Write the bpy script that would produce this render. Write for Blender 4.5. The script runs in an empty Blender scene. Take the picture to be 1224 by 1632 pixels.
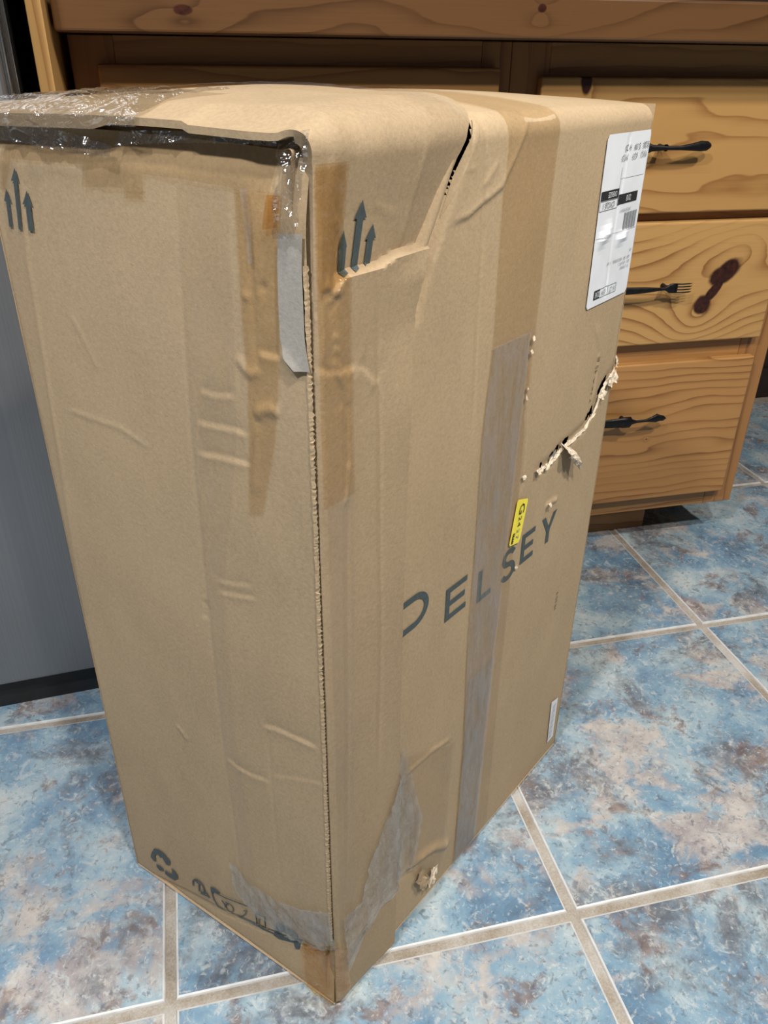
import bpy, bmesh, math, random
import numpy as np
from mathutils import Vector, Matrix, noise as mnoise
from mathutils.geometry import tessellate_polygon

random.seed(7)
rng = np.random.default_rng(11)
scene = bpy.context.scene
COL = scene.collection

# ---------------------------------------------------------------- camera
FPX = 1272.1
CAM = np.array([0.10092, -0.50871, 0.86561])
ROT = np.array([[0.97323914, -0.22957872, 0.00995948],      # image right
                [-0.10506997, -0.48312501, -0.86922409],    # image down
                [0.20436703, 0.84491646, -0.494318]])       # view direction
cam = bpy.data.cameras.new('camera')
cam.sensor_fit = 'VERTICAL'
cam.sensor_height = 24.0
cam.lens = FPX / 1632.0 * 24.0
cam.clip_start = 0.02
cam_ob = bpy.data.objects.new('camera', cam)
COL.objects.link(cam_ob)
cam_ob.matrix_world = Matrix(((ROT[0][0], -ROT[1][0], -ROT[2][0], CAM[0]),
                              (ROT[0][1], -ROT[1][1], -ROT[2][1], CAM[1]),
                              (ROT[0][2], -ROT[1][2], -ROT[2][2], CAM[2]),
                              (0, 0, 0, 1)))
scene.camera = cam_ob

# ---------------------------------------------------------------- world and lamps
world = bpy.data.worlds.new('room_ambience')
scene.world = world
world.use_nodes = True
world.node_tree.nodes['Background'].inputs[0].default_value = (0.86, 0.92, 1.0, 1)
world.node_tree.nodes['Background'].inputs[1].default_value = 0.065


def lamp(name, loc, target, power, size, color):
    l = bpy.data.lights.new(name, 'AREA')
    l.shape = 'DISK'
    l.size = size
    l.energy = power
    l.color = color
    o = bpy.data.objects.new(name, l)
    COL.objects.link(o)
    o.location = loc
    d = Vector(target) - Vector(loc)
    o.rotation_euler = d.to_track_quat('-Z', 'Y').to_euler()
    return o


lamp('ceiling_lamp', (1.30, -0.50, 2.20), (1.1, -0.4, 0), 30, 0.14, (1.0, 0.95, 0.87))
lamp('ceiling_lamp', (0.45, -0.95, 2.20), (0.4, -0.7, 0), 31, 0.12, (1.0, 0.95, 0.88))
lamp('ceiling_lamp', (-0.55, -0.72, 2.20), (-0.4, -0.5, 0), 37, 0.14, (0.97, 0.98, 1.0))

scene.view_settings.view_transform = 'Standard'
scene.view_settings.look = 'None'
scene.view_settings.gamma = 1.0
scene.view_settings.use_curve_mapping = False
scene.view_settings.exposure = 0.0


# ---------------------------------------------------------------- node helpers
class NT:
    def __init__(self, name):
        self.m = bpy.data.materials.new(name)
        self.m.use_nodes = True
        self.t = self.m.node_tree
        self.b = self.t.nodes['Principled BSDF']
        self.out = self.t.nodes['Material Output']

    def n(self, typ, **kw):
        nd = self.t.nodes.new(typ)
        for k, v in kw.items():
            setattr(nd, k, v)
        return nd

    def link(self, a, b):
        self.t.links.new(a, b)

    def val(self, sock, v):
        if isinstance(v, bpy.types.NodeSocket):
            self.t.links.new(v, sock)
        else:
            sock.default_value = v

    def math(self, op, a, b=0.0, c=0.0, clamp=False):
        nd = self.n('ShaderNodeMath', operation=op, use_clamp=clamp)
        self.val(nd.inputs[0], a)
        self.val(nd.inputs[1], b)
        self.val(nd.inputs[2], c)
        return nd.outputs[0]

    def coord(self, kind='Object'):
        return self.n('ShaderNodeTexCoord').outputs[kind]

    def mapping(self, vec, scale=(1, 1, 1), loc=(0, 0, 0), rot=(0, 0, 0)):
        nd = self.n('ShaderNodeMapping')
        self.link(vec, nd.inputs['Vector'])
        nd.inputs['Scale'].default_value = scale
        nd.inputs['Location'].default_value = loc
        nd.inputs['Rotation'].default_value = rot
        return nd.outputs[0]

    def noise(self, vec, scale=5, detail=4, rough=0.5, dist=0.0):
        nd = self.n('ShaderNodeTexNoise')
        self.link(vec, nd.inputs['Vector'])
        nd.inputs['Scale'].default_value = scale
        nd.inputs['Detail'].default_value = detail
        nd.inputs['Roughness'].default_value = rough
        nd.inputs['Distortion'].default_value = dist
        return nd.outputs['Fac']

    def ramp(self, fac, stops):
        nd = self.n('ShaderNodeValToRGB')
        self.val(nd.inputs[0], fac)
        e = nd.color_ramp.elements
        while len(e) > 1:
            e.remove(e[0])
        for i, (p, c) in enumerate(stops):
            if i == 0:
                e[0].position = p
                e[0].color = (*c, 1) if len(c) == 3 else c
            else:
                x = e.new(p)
                x.color = (*c, 1) if len(c) == 3 else c
        return nd.outputs[0]

    def step(self, v, lo, hi):
        nd = self.n('ShaderNodeMapRange')
        nd.interpolation_type = 'SMOOTHSTEP'
        self.val(nd.inputs[0], v)
        nd.inputs[1].default_value = lo
        nd.inputs[2].default_value = hi
        return nd.outputs[0]

    def mix(self, f, a, b, blend='MIX'):
        nd = self.n('ShaderNodeMix', data_type='RGBA', blend_type=blend)
        self.val(nd.inputs[0], f)
        self.val(nd.inputs[6], a if isinstance(a, bpy.types.NodeSocket) else (*a, 1))
        self.val(nd.inputs[7], b if isinstance(b, bpy.types.NodeSocket) else (*b, 1))
        return nd.outputs[2]

    def bump(self, h, strength=0.3, dist=0.001):
        nd = self.n('ShaderNodeBump')
        nd.inputs['Strength'].default_value = strength
        nd.inputs['Distance'].default_value = dist
        self.link(h, nd.inputs['Height'])
        self.link(nd.outputs[0], self.b.inputs['Normal'])
        return nd.outputs[0]

    def base(self, c):
        self.val(self.b.inputs['Base Color'], c if isinstance(c, bpy.types.NodeSocket) else (*c, 1))

    def set(self, **kw):
        for k, v in kw.items():
            self.val(self.b.inputs[k.replace('_', ' ')], v)


def plain(name, c, rough=0.6, metal=0.0, spec=0.5, var=0.08, scale=30):
    t = NT(name)
    n = t.noise(t.coord(), scale, 4)
    lo = tuple(x * (1 - var) for x in c)
    hi = tuple(min(1, x * (1 + var)) for x in c)
    t.base(t.ramp(n, [(0.3, lo), (0.7, hi)]))
    t.set(Roughness=rough, Metallic=metal)
    t.b.inputs['Specular IOR Level'].default_value = spec
    return t.m


def mat_card(name, c=(0.43, 0.315, 0.19), rough=0.75):
    t = NT(name)
    co = t.coord()
    fine = t.noise(co, 330, 4, 0.75)
    mid = t.noise(t.mapping(co, (1, 1, 0.5)), 14, 5, 0.6)
    big = t.noise(co, 3.0, 3)
    f = t.math('ADD', t.math('MULTIPLY', fine, 0.62), t.math('ADD', t.math('MULTIPLY', mid, 0.30), t.math('MULTIPLY', big, 0.24)))
    dk = tuple(x * 0.80 for x in c)
    lt = tuple(x * 1.16 for x in c)
    t.base(t.ramp(f, [(0.38, dk), (0.58, c), (0.78, lt)]))
    t.set(Roughness=rough)
    t.b.inputs['Specular IOR Level'].default_value = 0.35
    h = t.math('ADD', t.math('MULTIPLY', t.noise(co, 300, 3, 0.7), 0.5), t.math('MULTIPLY', t.noise(t.mapping(co, (1, 1, 0.15)), 60, 3), 0.7))
    t.bump(h, 0.5, 0.0010)
    return t.m


def mat_tape(name, tint=(0.86, 0.78, 0.66), haze=0.0, hcol=(0.55, 0.56, 0.56), rough=0.16, gloss=0.09, crinkle=0.5, cscale=40, fres=0.16, cdist=0.004):
    """clear packing tape: mostly transmits, a little gloss, optional milky haze"""
    t = NT(name)
    t.t.nodes.remove(t.b)
    co = t.coord()
    tr = t.n('ShaderNodeBsdfTransparent')
    tr.inputs[0].default_value = (*tint, 1)
    gl = t.n('ShaderNodeBsdfGlossy')
    gl.inputs['Roughness'].default_value = rough
    gl.inputs['Color'].default_value = (1, 1, 1, 1)
    df = t.n('ShaderNodeBsdfDiffuse')
    df.inputs[0].default_value = (*hcol, 1)
    nz = t.noise(co, cscale, 4, 0.6, 0.8)
    bp = t.n('ShaderNodeBump')
    bp.inputs['Strength'].default_value = crinkle
    bp.inputs['Distance'].default_value = cdist
    t.link(nz, bp.inputs['Height'])
    t.link(bp.outputs[0], gl.inputs['Normal'])
    m1 = t.n('ShaderNodeMixShader')
    hz = t.noise(t.mapping(co, (1, 1, 0.3)), 55, 5, 0.7)
    t.val(m1.inputs[0], t.math('MULTIPLY', t.step(hz, 0.25, 0.72), haze) if haze else 0.0)
    t.link(tr.outputs[0], m1.inputs[1])
    t.link(df.outputs[0], m1.inputs[2])
    fr = t.n('ShaderNodeLayerWeight')
    fr.inputs['Blend'].default_value = 0.25
    t.link(bp.outputs[0], fr.inputs['Normal'])
    fac = t.math('ADD', t.math('MULTIPLY', fr.outputs['Facing'], fres), gloss, clamp=True)
    m2 = t.n('ShaderNodeMixShader')
    t.link(fac, m2.inputs[0])
    t.link(m1.outputs[0], m2.inputs[1])
    t.link(gl.outputs[0], m2.inputs[2])
    t.link(m2.outputs[0], t.out.inputs['Surface'])
    return t.m


def mat_pine(name, light=(0.56, 0.31, 0.115), dark=(0.34, 0.155, 0.05), freq=300.0, wav=9.0, knots=(), seed=0.0, vertical=False, rough=0.38):
    """pine boards: grain lines along X (or Z) bending round the knots"""
    t = NT(name)
    co = t.mapping(t.coord(), (1, 1, 1), (seed, seed * 0.7, seed * 0.37))
    if vertical:
        co = t.mapping(co, rot=(0, math.pi / 2, 0))
    raw = t.coord()
    sp = t.n('ShaderNodeSeparateXYZ')
    t.link(co, sp.inputs[0])
    rp = t.n('ShaderNodeSeparateXYZ')
    t.link(raw, rp.inputs[0])
    n1 = t.noise(t.mapping(co, (1.6, 1, 5.5)), 1.7, 2, 0.45)
    n2 = t.noise(t.mapping(co, (3, 3, 14)), 2.5, 2, 0.5)
    ph = t.math('MULTIPLY', sp.outputs[2], freq)
    ph = t.math('ADD', ph, t.math('MULTIPLY', n1, wav * 3.0))
    ph = t.math('ADD', ph, t.math('MULTIPLY', n2, wav * 0.5))
    kmask = None
    for (kx, kz, ra, rb, ang, defl) in knots:
        dx = t.math('SUBTRACT', rp.outputs[0], kx)
        dz = t.math('SUBTRACT', rp.outputs[2], kz)
        ca, sa = math.cos(ang), math.sin(ang)
        u = t.math('ADD', t.math('MULTIPLY', dx, ca), t.math('MULTIPLY', dz, sa))
        v = t.math('SUBTRACT', t.math('MULTIPLY', dz, ca), t.math('MULTIPLY', dx, sa))
        e2 = t.math('ADD', t.math('POWER', t.math('ABSOLUTE', t.math('DIVIDE', u, ra)), 2.0), t.math('POWER', t.math('ABSOLUTE', t.math('DIVIDE', v, rb)), 2.0))
        r = t.math('SQRT', e2)
        # grain bends round the knot
        w = t.math('EXPONENT', t.math('MULTIPLY', r, -0.45))
        sg = t.math('MULTIPLY', t.math('DIVIDE', dz, rb), w)
        ph = t.math('ADD', ph, t.math('MULTIPLY', sg, -defl))
        nz = t.noise(raw, 45, 2)
        rr = t.math('ADD', r, t.math('MULTIPLY', t.math('SUBTRACT', nz, 0.5), 0.45))
        k = t.math('SUBTRACT', 1.0, t.step(rr, 0.78, 1.12))
        kmask = k if kmask is None else t.math('MAXIMUM', kmask, k)
    s = t.math('FRACT', t.math('MULTIPLY', ph, 1 / 6.2832))
    s = t.math('MULTIPLY', t.math('POWER', s, 4.0), t.math('SUBTRACT', 1.0, t.step(s, 0.93, 1.0)))
    amp = t.step(t.noise(t.mapping(co, (1, 1, 6)), 2.2, 2), 0.3, 0.65)
    s = t.math('MULTIPLY', s, t.math('ADD', t.math('MULTIPLY', amp, 1.1), 0.4))
    fib = t.noise(t.mapping(co, (10, 10, 500)), 1.0, 3, 0.6)
    blot = t.noise(t.mapping(co, (2, 2, 6)), 2.0, 3)
    f = t.math('ADD', s, t.math('MULTIPLY', t.math('SUBTRACT', fib, 0.5), 0.5))
    f = t.math('ADD', f, t.math('MULTIPLY', t.math('SUBTRACT', blot, 0.5), 0.7), clamp=True)
    col = t.mix(f, light, dark)
    if kmask is not None:
        kc = t.ramp(t.noise(raw, 120, 3), [(0.3, (0.012, 0.003, 0.002)), (0.7, (0.055, 0.013, 0.006))])
        col = t.mix(kmask, col, kc)
    t.base(col)
    t.set(Roughness=rough)
    t.bump(t.math('SUBTRACT', 1.0, f), 0.12, 0.0006)
    return t.m


# ---------------------------------------------------------------- mesh helpers
def link_obj(name, me, mat, parent=None, loc=(0, 0, 0), smooth=False):
    if mat is not None and not me.materials:
        for m in (mat if isinstance(mat, (list, tuple)) else [mat]):
            me.materials.append(m)
    if smooth:
        for p in me.polygons:
            p.use_smooth = True
    o = bpy.data.objects.new(name, me)
    COL.objects.link(o)
    o.location = loc
    if parent is not None:
        o.parent = parent
    return o


def mesh_from(verts, faces, org=(0, 0, 0)):
    me = bpy.data.meshes.new('m')
    v = np.asarray(verts, float) - np.asarray(org, float)
    me.from_pydata([tuple(map(float, x)) for x in v], [], [tuple(map(int, f)) for f in faces])
    me.validate()
    me.update()
    return me


def box(name, lo, hi, mat, parent=None, bevel=0.0, seg=2):
    """box between two world corners; vertices kept relative to the parent's base"""
    org = np.array(parent_base(parent))
    lo = np.array(lo, float)
    hi = np.array(hi, float)
    bm = bmesh.new()
    bmesh.ops.create_cube(bm, size=1.0)
    for v in bm.verts:
        for i in range(3):
            v.co[i] = (lo[i] if v.co[i] < 0 else hi[i]) - org[i]
    if bevel:
        bmesh.ops.bevel(bm, geom=list(bm.edges), offset=bevel, segments=seg, affect='EDGES', profile=0.5)
    me = bpy.data.meshes.new(name)
    bm.to_mesh(me)
    bm.free()
    return link_obj(name, me, mat, parent, smooth=False)


def parent_base(p):
    b = Vector((0, 0, 0))
    while p is not None:
        b += p.location
        p = p.parent
    return b


def thing(name, label, cat, loc=(0, 0, 0), group=None):
    o = bpy.data.objects.new(name, None)
    o.empty_display_size = 0.05
    COL.objects.link(o)
    o.location = loc
    o['label'] = label
    o['category'] = cat
    if group:
        o['group'] = group
    return o


def pix_ray(u, v):
    return np.array([(u - 612) / FPX, (v - 816) / FPX, 1.0]) @ ROT


def on_y(u, v, Y):
    """point of a measured picture position on the vertical plane y = Y"""
    d = pix_ray(u, v)
    return CAM + d * ((Y - CAM[1]) / d[1])


# ================================================================ SETTING
T = 0.457                     # tile pitch
GR = 0.0105                   # grout joint


def mat_tile():
    t = NT('glazed_blue_tile')
    info = t.n('ShaderNodeObjectInfo')
    co = t.coord()
    off = t.n('ShaderNodeVectorMath', operation='SCALE')
    cmb = t.n('ShaderNodeCombineXYZ')
    t.link(info.outputs['Random'], cmb.inputs[0])
    t.link(t.math('MULTIPLY', info.outputs['Random'], 3.7), cmb.inputs[1])
    cmb.inputs[2].default_value = 0.2
    t.link(cmb.outputs[0], off.inputs[0])
    off.inputs['Scale'].default_value = 13.0
    add = t.n('ShaderNodeVectorMath', operation='ADD')
    t.link(co, add.inputs[0])
    t.link(off.outputs[0], add.inputs[1])
    c = add.outputs[0]
    n1 = t.noise(c, 8.0, 9, 0.62, 0.25)
    blue = t.ramp(n1, [(0.30, (0.10, 0.17, 0.26)), (0.41, (0.17, 0.31, 0.47)), (0.50, (0.27, 0.44, 0.59)), (0.57, (0.40, 0.55, 0.65)), (0.66, (0.57, 0.67, 0.72))])
    n2 = t.noise(t.mapping(c, loc=(3, 7, 1)), 8.5, 9, 0.66, 0.35)
    cream = t.ramp(t.noise(c, 22, 6, 0.65), [(0.35, (0.40, 0.34, 0.34)), (0.50, (0.56, 0.52, 0.50)), (0.65, (0.72, 0.66, 0.60))])
    col = t.mix(t.math('MULTIPLY', t.step(n2, 0.49, 0.60), 0.85), blue, cream)
    n3 = t.noise(t.mapping(c, loc=(9, 2, 4)), 7.0, 9, 0.70, 0.4)
    slate = t.ramp(t.noise(c, 45, 5, 0.68), [(0.35, (0.085, 0.09, 0.11)), (0.55, (0.20, 0.22, 0.26)), (0.68, (0.42, 0.45, 0.48))])
    col = t.mix(t.math('MULTIPLY', t.step(n3, 0.50, 0.62), 0.85), col, slate)
    n4 = t.noise(t.mapping(c, loc=(1, 5, 8)), 16.0, 8, 0.70, 0.5)
    rust = t.ramp(t.noise(c, 50, 4), [(0.4, (0.17, 0.12, 0.11)), (0.65, (0.36, 0.28, 0.26))])
    col = t.mix(t.math('MULTIPLY', t.step(n4, 0.55, 0.66), 0.80), col, rust)
    # fine swirls and flecks
    n5 = t.noise(t.mapping(c, loc=(4, 4, 2)), 50.0, 7, 0.68, 1.2)
    col = t.mix(t.math('MULTIPLY', t.step(n5, 0.54, 0.66), 0.60), col, (0.64, 0.72, 0.75))
    n6 = t.noise(t.mapping(c, loc=(8, 1, 6)), 60.0, 6, 0.66, 1.0)
    col = t.mix(t.math('MULTIPLY', t.step(n6, 0.56, 0.68), 0.60), col, (0.13, 0.18, 0.25))
    n7 = t.noise(t.mapping(c, loc=(2, 9, 3)), 150.0, 5, 0.7, 0.6)
    col = t.mix(t.math('MULTIPLY', t.step(n7, 0.56, 0.66), 0.55), col, (0.72, 0.78, 0.80))
    n8 = t.noise(t.mapping(c, loc=(6, 3, 7)), 110.0, 5, 0.7, 0.6)
    col = t.mix(t.math('MULTIPLY', t.step(n8, 0.56, 0.66), 0.60), col, (0.12, 0.14, 0.18))
    col = t.mix(1.0, col, (0.76, 0.73, 0.70), 'MULTIPLY')
    t.base(col)
    t.set(Roughness=t.math('ADD', 0.24, t.math('MULTIPLY', n4, 0.22)))
    t.bump(t.math('ADD', t.math('MULTIPLY', n1, 0.7), t.math('MULTIPLY', n5, 0.3)), 0.10, 0.003)
    return t.m


def mat_grout():
    t = NT('sandy_grout')
    co = t.coord()
    f = t.noise(co, 9, 5, 0.6)
    g = t.noise(co, 500, 3, 0.7)
    col = t.ramp(t.math('ADD', t.math('MULTIPLY', f, 0.7), t.math('MULTIPLY', g, 0.3)), [(0.38, (0.21, 0.165, 0.115)), (0.50, (0.34, 0.30, 0.25)), (0.62, (0.46, 0.44, 0.41))])
    t.base(col)
    t.set(Roughness=0.9)
    t.bump(g, 0.5, 0.001)
    return t.m


M_tile = mat_tile()
M_rim = plain('pale_tile_rim', (0.56, 0.56, 0.55), 0.35, var=0.12, scale=60)
floor = link_obj('floor', mesh_from([(-2.3, -1.4, -0.003), (3.3, -1.4, -0.003), (3.3, 1.42, -0.003), (-2.3, 1.42, -0.003),
                                     (-2.3, -1.4, -0.05), (3.3, -1.4, -0.05), (3.3, 1.42, -0.05), (-2.3, 1.42, -0.05)],
                                    [(0, 1, 2, 3), (7, 6, 5, 4), (0, 4, 5, 1), (1, 5, 6, 2), (2, 6, 7, 3), (3, 7, 4, 0)]), mat_grout())
floor['kind'] = 'structure'


def tile_mesh():
    a = T / 2 - GR / 2
    b = a - 0.0032
    prof = [(a, -0.004), (a - 0.0004, -0.0022), (a - 0.0012, -0.0007), (b, 0.0)]
    v, f = [], []
    for r, z in prof:
        v += [(-r, -r, z), (r, -r, z), (r, r, z), (-r, r, z)]
    for k in range(len(prof) - 1):
        for i in range(4):
            j = (i + 1) % 4
            f.append((k * 4 + i, k * 4 + j, k * 4 + 4 + j, k * 4 + 4 + i))
    n = 4 * (len(prof) - 1)
    f.append((n, n + 1, n + 2, n + 3))
    me = mesh_from(v, f)
    me.materials.append(M_tile)
    me.materials.append(M_rim)
    for p in me.polygons[:-1]:
        p.material_index = 1
    return me


tm = tile_mesh()
for iy in range(-3, 3):
    for ix in range(-4, 7):
        o = bpy.data.objects.new('tile', tm)
        COL.objects.link(o)
        o.parent = floor
        o.location = ((ix + 0.5) * T, (iy + 0.5) * T, random.uniform(-0.0003, 0.0003))
        o.rotation_euler = (0, 0, random.choice((0, 1, 2, 3)) * math.pi / 2)

M_darkwall = plain('dark_brown_paint', (0.030, 0.016, 0.011), 0.55, var=0.2, scale=6)
wall = box('wall_back', (-2.3, 1.42, -0.05), (3.3, 1.52, 2.4), M_darkwall)
wall['kind'] = 'structure'
bb = box('baseboard_back', (1.16, 1.405, 0.0), (3.3, 1.42, 0.09), plain('dark_baseboard', (0.022, 0.012, 0.009), 0.45), bevel=0.003)
bb['kind'] = 'structure'

# ================================================================ CARDBOARD BOX
F = np.array([0.16696, -0.0397])
LC = np.array([-0.0438, 0.1849])
RC = np.array([0.5488, 0.2555])
W = float(np.linalg.norm(RC - F))
D = float(np.linalg.norm(LC - F))
eS = (RC - F) / W
eD = (LC - F) / D
nR = np.array([eS[1], -eS[0]])
nL = np.array([-eD[1], eD[0]])
H = 0.830
RR = 0.014                                  # soft fold over the long top edge
PA = H - RR
PB = PA + RR * math.pi / 2
PT = PB + D - RR                            # end of the sheet at the rear top edge
BASE = np.array([*((LC + RC) / 2), 0.0])

box_root = thing('cardboard_box', 'large battered brown cardboard shipping carton standing upright on the blue tiles', 'box', tuple(BASE))


def toR(u, v, h=0.0):
    """measured picture position -> (s, p) on the broad right-hand face"""
    d = pix_ray(u, v)
    t = ((F + nR * h - CAM[:2]) @ nR) / (d[:2] @ nR)
    P = CAM + d * t
    return float((P[:2] - F) @ eS), float(P[2])


def toL(u, v):
    d = pix_ray(u, v)
    t = ((F - CAM[:2]) @ nL) / (d[:2] @ nL)
    P = CAM + d * t
    return float((P[:2] - F) @ eD), float(P[2])


def posR(s, p, h):
    """sheet that runs up the broad face, over the fold and across the top"""
    s = np.asarray(s, float)
    p = np.asarray(p, float)
    h = np.asarray(h, float)
    th = np.clip((p - PA) / RR, 0, math.pi / 2)
    dep = np.where(p <= PB, RR * (1 - np.cos(th)), RR + (p - PB))
    z = np.where(p <= PA, p, PA + RR * np.sin(th))
    bul = 0.013 * np.clip(np.sin(math.pi * np.clip(dep / D, 0, 1)), 0, 1) ** 0.7 * np.clip(np.sin(math.pi * np.clip((s + 0.03) / (W + 0.06), 0, 1)), 0, 1) ** 0.7
    k = smooth(0.045 - s, 0.0, 0.035) * 0.14 * RR * np.sin(2 * th)
    dep = dep - k
    z = z + k
    z = z + bul
    x = F[0] + eS[0] * s + eD[0] * dep + nR[0] * np.cos(th) * h
    y = F[1] + eS[1] * s + eD[1] * dep + nR[1] * np.cos(th) * h
    z = z + np.sin(th) * h
    return np.stack([x, y, z], -1)


def posL(d, z, h):
    d = np.asarray(d, float)
    z = np.asarray(z, float)
    h = np.asarray(h, float)
    return np.stack([F[0] + eD[0] * d + nL[0] * h, F[1] + eD[1] * d + nL[1] * h, z + 0 * h], -1)


def sdist(X, Y, poly):
    """signed distance to an open polyline and the position 0..1 along it"""
    best = np.full(X.shape, 1e9)
    sg = np.zeros(X.shape)
    tt = np.zeros(X.shape)
    pl = np.asarray(poly, float)
    seg = np.linalg.norm(np.diff(pl, axis=0), axis=1)
    tot = seg.sum()
    acc = 0
    for i in range(len(pl) - 1):
        a, b = pl[i], pl[i + 1]
        ab = b - a
        L2 = ab @ ab + 1e-12
        tr = ((X - a[0]) * ab[0] + (Y - a[1]) * ab[1]) / L2
        t = np.clip(tr, 0, 1)
        dx = X - a[0] - ab[0] * t
        dy = Y - a[1] - ab[1] * t
        dd = np.hypot(dx, dy)
        c = ab[0] * (Y - a[1]) - ab[1] * (X - a[0])
        m = dd < best
        best = np.where(m, dd, best)
        sg = np.where(m, np.sign(c), sg)
        tt = np.where(m, (acc + t * seg[i]) / tot, tt)
        acc += seg[i]
    return best, sg, tt


def ridge(X, Y, poly, amp, w, taper=0.15):
    d, s, t = sdist(X, Y, poly)
    tp = np.clip(np.minimum(t, 1 - t) / taper, 0, 1) if taper else 1.0
    return amp * np.exp(-(d / w) ** 2) * tp


def ledge(X, Y, poly, amp, wpos, wneg, soft=0.0020, taper=0.12):
    """buckled fold: left of the line rises by amp, right of it sinks"""
    d, s, t = sdist(X, Y, poly)
    tp = np.clip(np.minimum(t, 1 - t) / taper, 0, 1)
    side = np.tanh(d * s / soft)
    return amp * tp * np.where(s > 0, side * np.exp(-d / wpos), side * np.exp(-d / wneg))


_NZ = {}


def fbm(X, Y, scale, seed, amp):
    sh = X.shape
    o = np.empty(X.size)
    for i, (a, b) in enumerate(zip(X.ravel(), Y.ravel())):
        o[i] = mnoise.noise((a * scale + seed, b * scale - seed, seed * 1.7))
    return amp * o.reshape(sh)


def cheap_noise(X, Y, seed, amp, scales=(3, 7, 15)):
    r = np.random.default_rng(seed)
    out = np.zeros(X.shape)
    for k in scales:
        for _ in range(4):
            a = r.uniform(0, 2 * math.pi)
            f = k * r.uniform(0.7, 1.3) * 2 * math.pi
            out += np.sin(f * (math.cos(a) * X + math.sin(a) * Y) + r.uniform(0, 6.28)) / k
    return amp * out / 2.0


def smooth(x, a, b):
    t = np.clip((x - a) / (b - a), 0, 1)
    return t * t * (3 - 2 * t)


# ---- flap edge on the broad face (measured in metres on the face: p, s)
FE = np.array([(0.0, 0.1010), (0.099, 0.1025), (0.2436, 0.1023), (0.3672, 0.1003), (0.4717, 0.1004), (0.5616, 0.102), (0.6154, 0.103),
               (0.6839, 0.1031), (0.7189, 0.1073), (0.747, 0.1173), (0.770, 0.1304), (0.7892, 0.1399), (0.8117, 0.1527), (0.830, 0.166),
               (0.845, 0.170), (0.87, 0.163), (0.95, 0.160), (1.2, 0.156)])


def flap_edge(p):
    return np.interp(p, FE[:, 0], FE[:, 1]) - np.interp(p, [0.62, 0.72, 0.80], [0.0100, 0.0055, 0.0025])


def P_R(lst):
    return [toR(*q) for q in lst]


def P_F(lst):
    """the same for the flap, which stands a board's thickness proud"""
    return [toR(*q, 0.0045) for q in lst]


def P_L(lst):
    return [toL(*q) for q in lst]


GAP = [(q[1], q[0]) for q in [(0.700, 0.1075), (0.720, 0.1110), (0.747, 0.1215), (0.770, 0.1345), (0.7892, 0.1445), (0.8117, 0.1575), (0.829, 0.168)]]
CREASE_R = P_R([(848, 186), (833, 225), (820, 256), (809, 279), (801, 298), (780, 316), (767, 326), (746, 345), (715, 359)])
TEAR = P_R([(852, 746), (868, 740), (882, 728), (893, 712), (905, 703), (930, 680), (945, 655), (953, 632), (962, 612), (973, 595), (985, 574)])
TAPE_SLIT = P_R([(846, 538), (841, 590), (838, 640), (836, 700), (833, 740), (829, 790)])


def h_main(s, p):
    h = np.zeros(np.broadcast(s, p).shape)
    s = s + h
    p = p + h
    fe = flap_edge(p)
    h -= 0.010 * smooth(fe - s, 0.004, 0.016)            # tucked in under the flap
    h += ridge(s, p, GAP, -0.009, 0.0040, 0.25)
    h += ledge(s, p, CREASE_R, -0.0011, 0.016, 0.008, 0.0014)
    h += ridge(s, p, CREASE_R, 0.0007, 0.0024)
    h += ledge(s, p, P_R([(840, 186), (862, 190), (880, 186), (897, 178)]), -0.002, 0.01, 0.01)
    h += ridge(s, p, P_R([(795, 258), (778, 285), (768, 300)]), 0.0006, 0.0025)
    h += ridge(s, p, P_R([(742, 270), (760, 268)]), 0.0005, 0.002)
    h += ridge(s, p, TEAR, -0.0020, 0.006)
    h += ridge(s, p, TAPE_SLIT, -0.0022, 0.0022)
    h += ledge(s, p, P_R([(948, 520), (955, 560), (950, 600), (944, 640)]), 0.0012, 0.004, 0.004)
    h += ridge(s, p, P_R([(775, 150), (772, 330), (762, 480), (752, 700)]), -0.0010, 0.002)
    h += ridge(s, p, P_R([(868, 808), (876, 800), (888, 795)]), 0.002, 0.003)
    h += ridge(s, p, P_R([(660, 1370), (690, 1350), (715, 1345)]), 0.004, 0.006)
    h += ridge(s, p, P_R([(640, 1240), (690, 1195), (720, 1175)]), 0.0012, 0.003)
    h += ledge(s, p, FOOT, 0.0024, 0.012, 0.010, 0.0015)
    h += cheap_noise(s, p, 3, 0.0009)
    h -= 0.0025 * smooth(0.009 - p, 0.0, 0.006) ** 2       # rounded bottom edge
    h -= 0.008 * smooth(s, W - 0.012, W) ** 2             # rounded far edge
    return h


FOOT = P_R([(540, 1532), (556, 1500), (575, 1470), (610, 1425), (645, 1388), (672, 1372)])
BUCK = P_F([(532, 462), (538, 448), (545, 438), (560, 432), (585, 425), (605, 421), (625, 408), (645, 399), (668, 396), (684, 390)])


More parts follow.
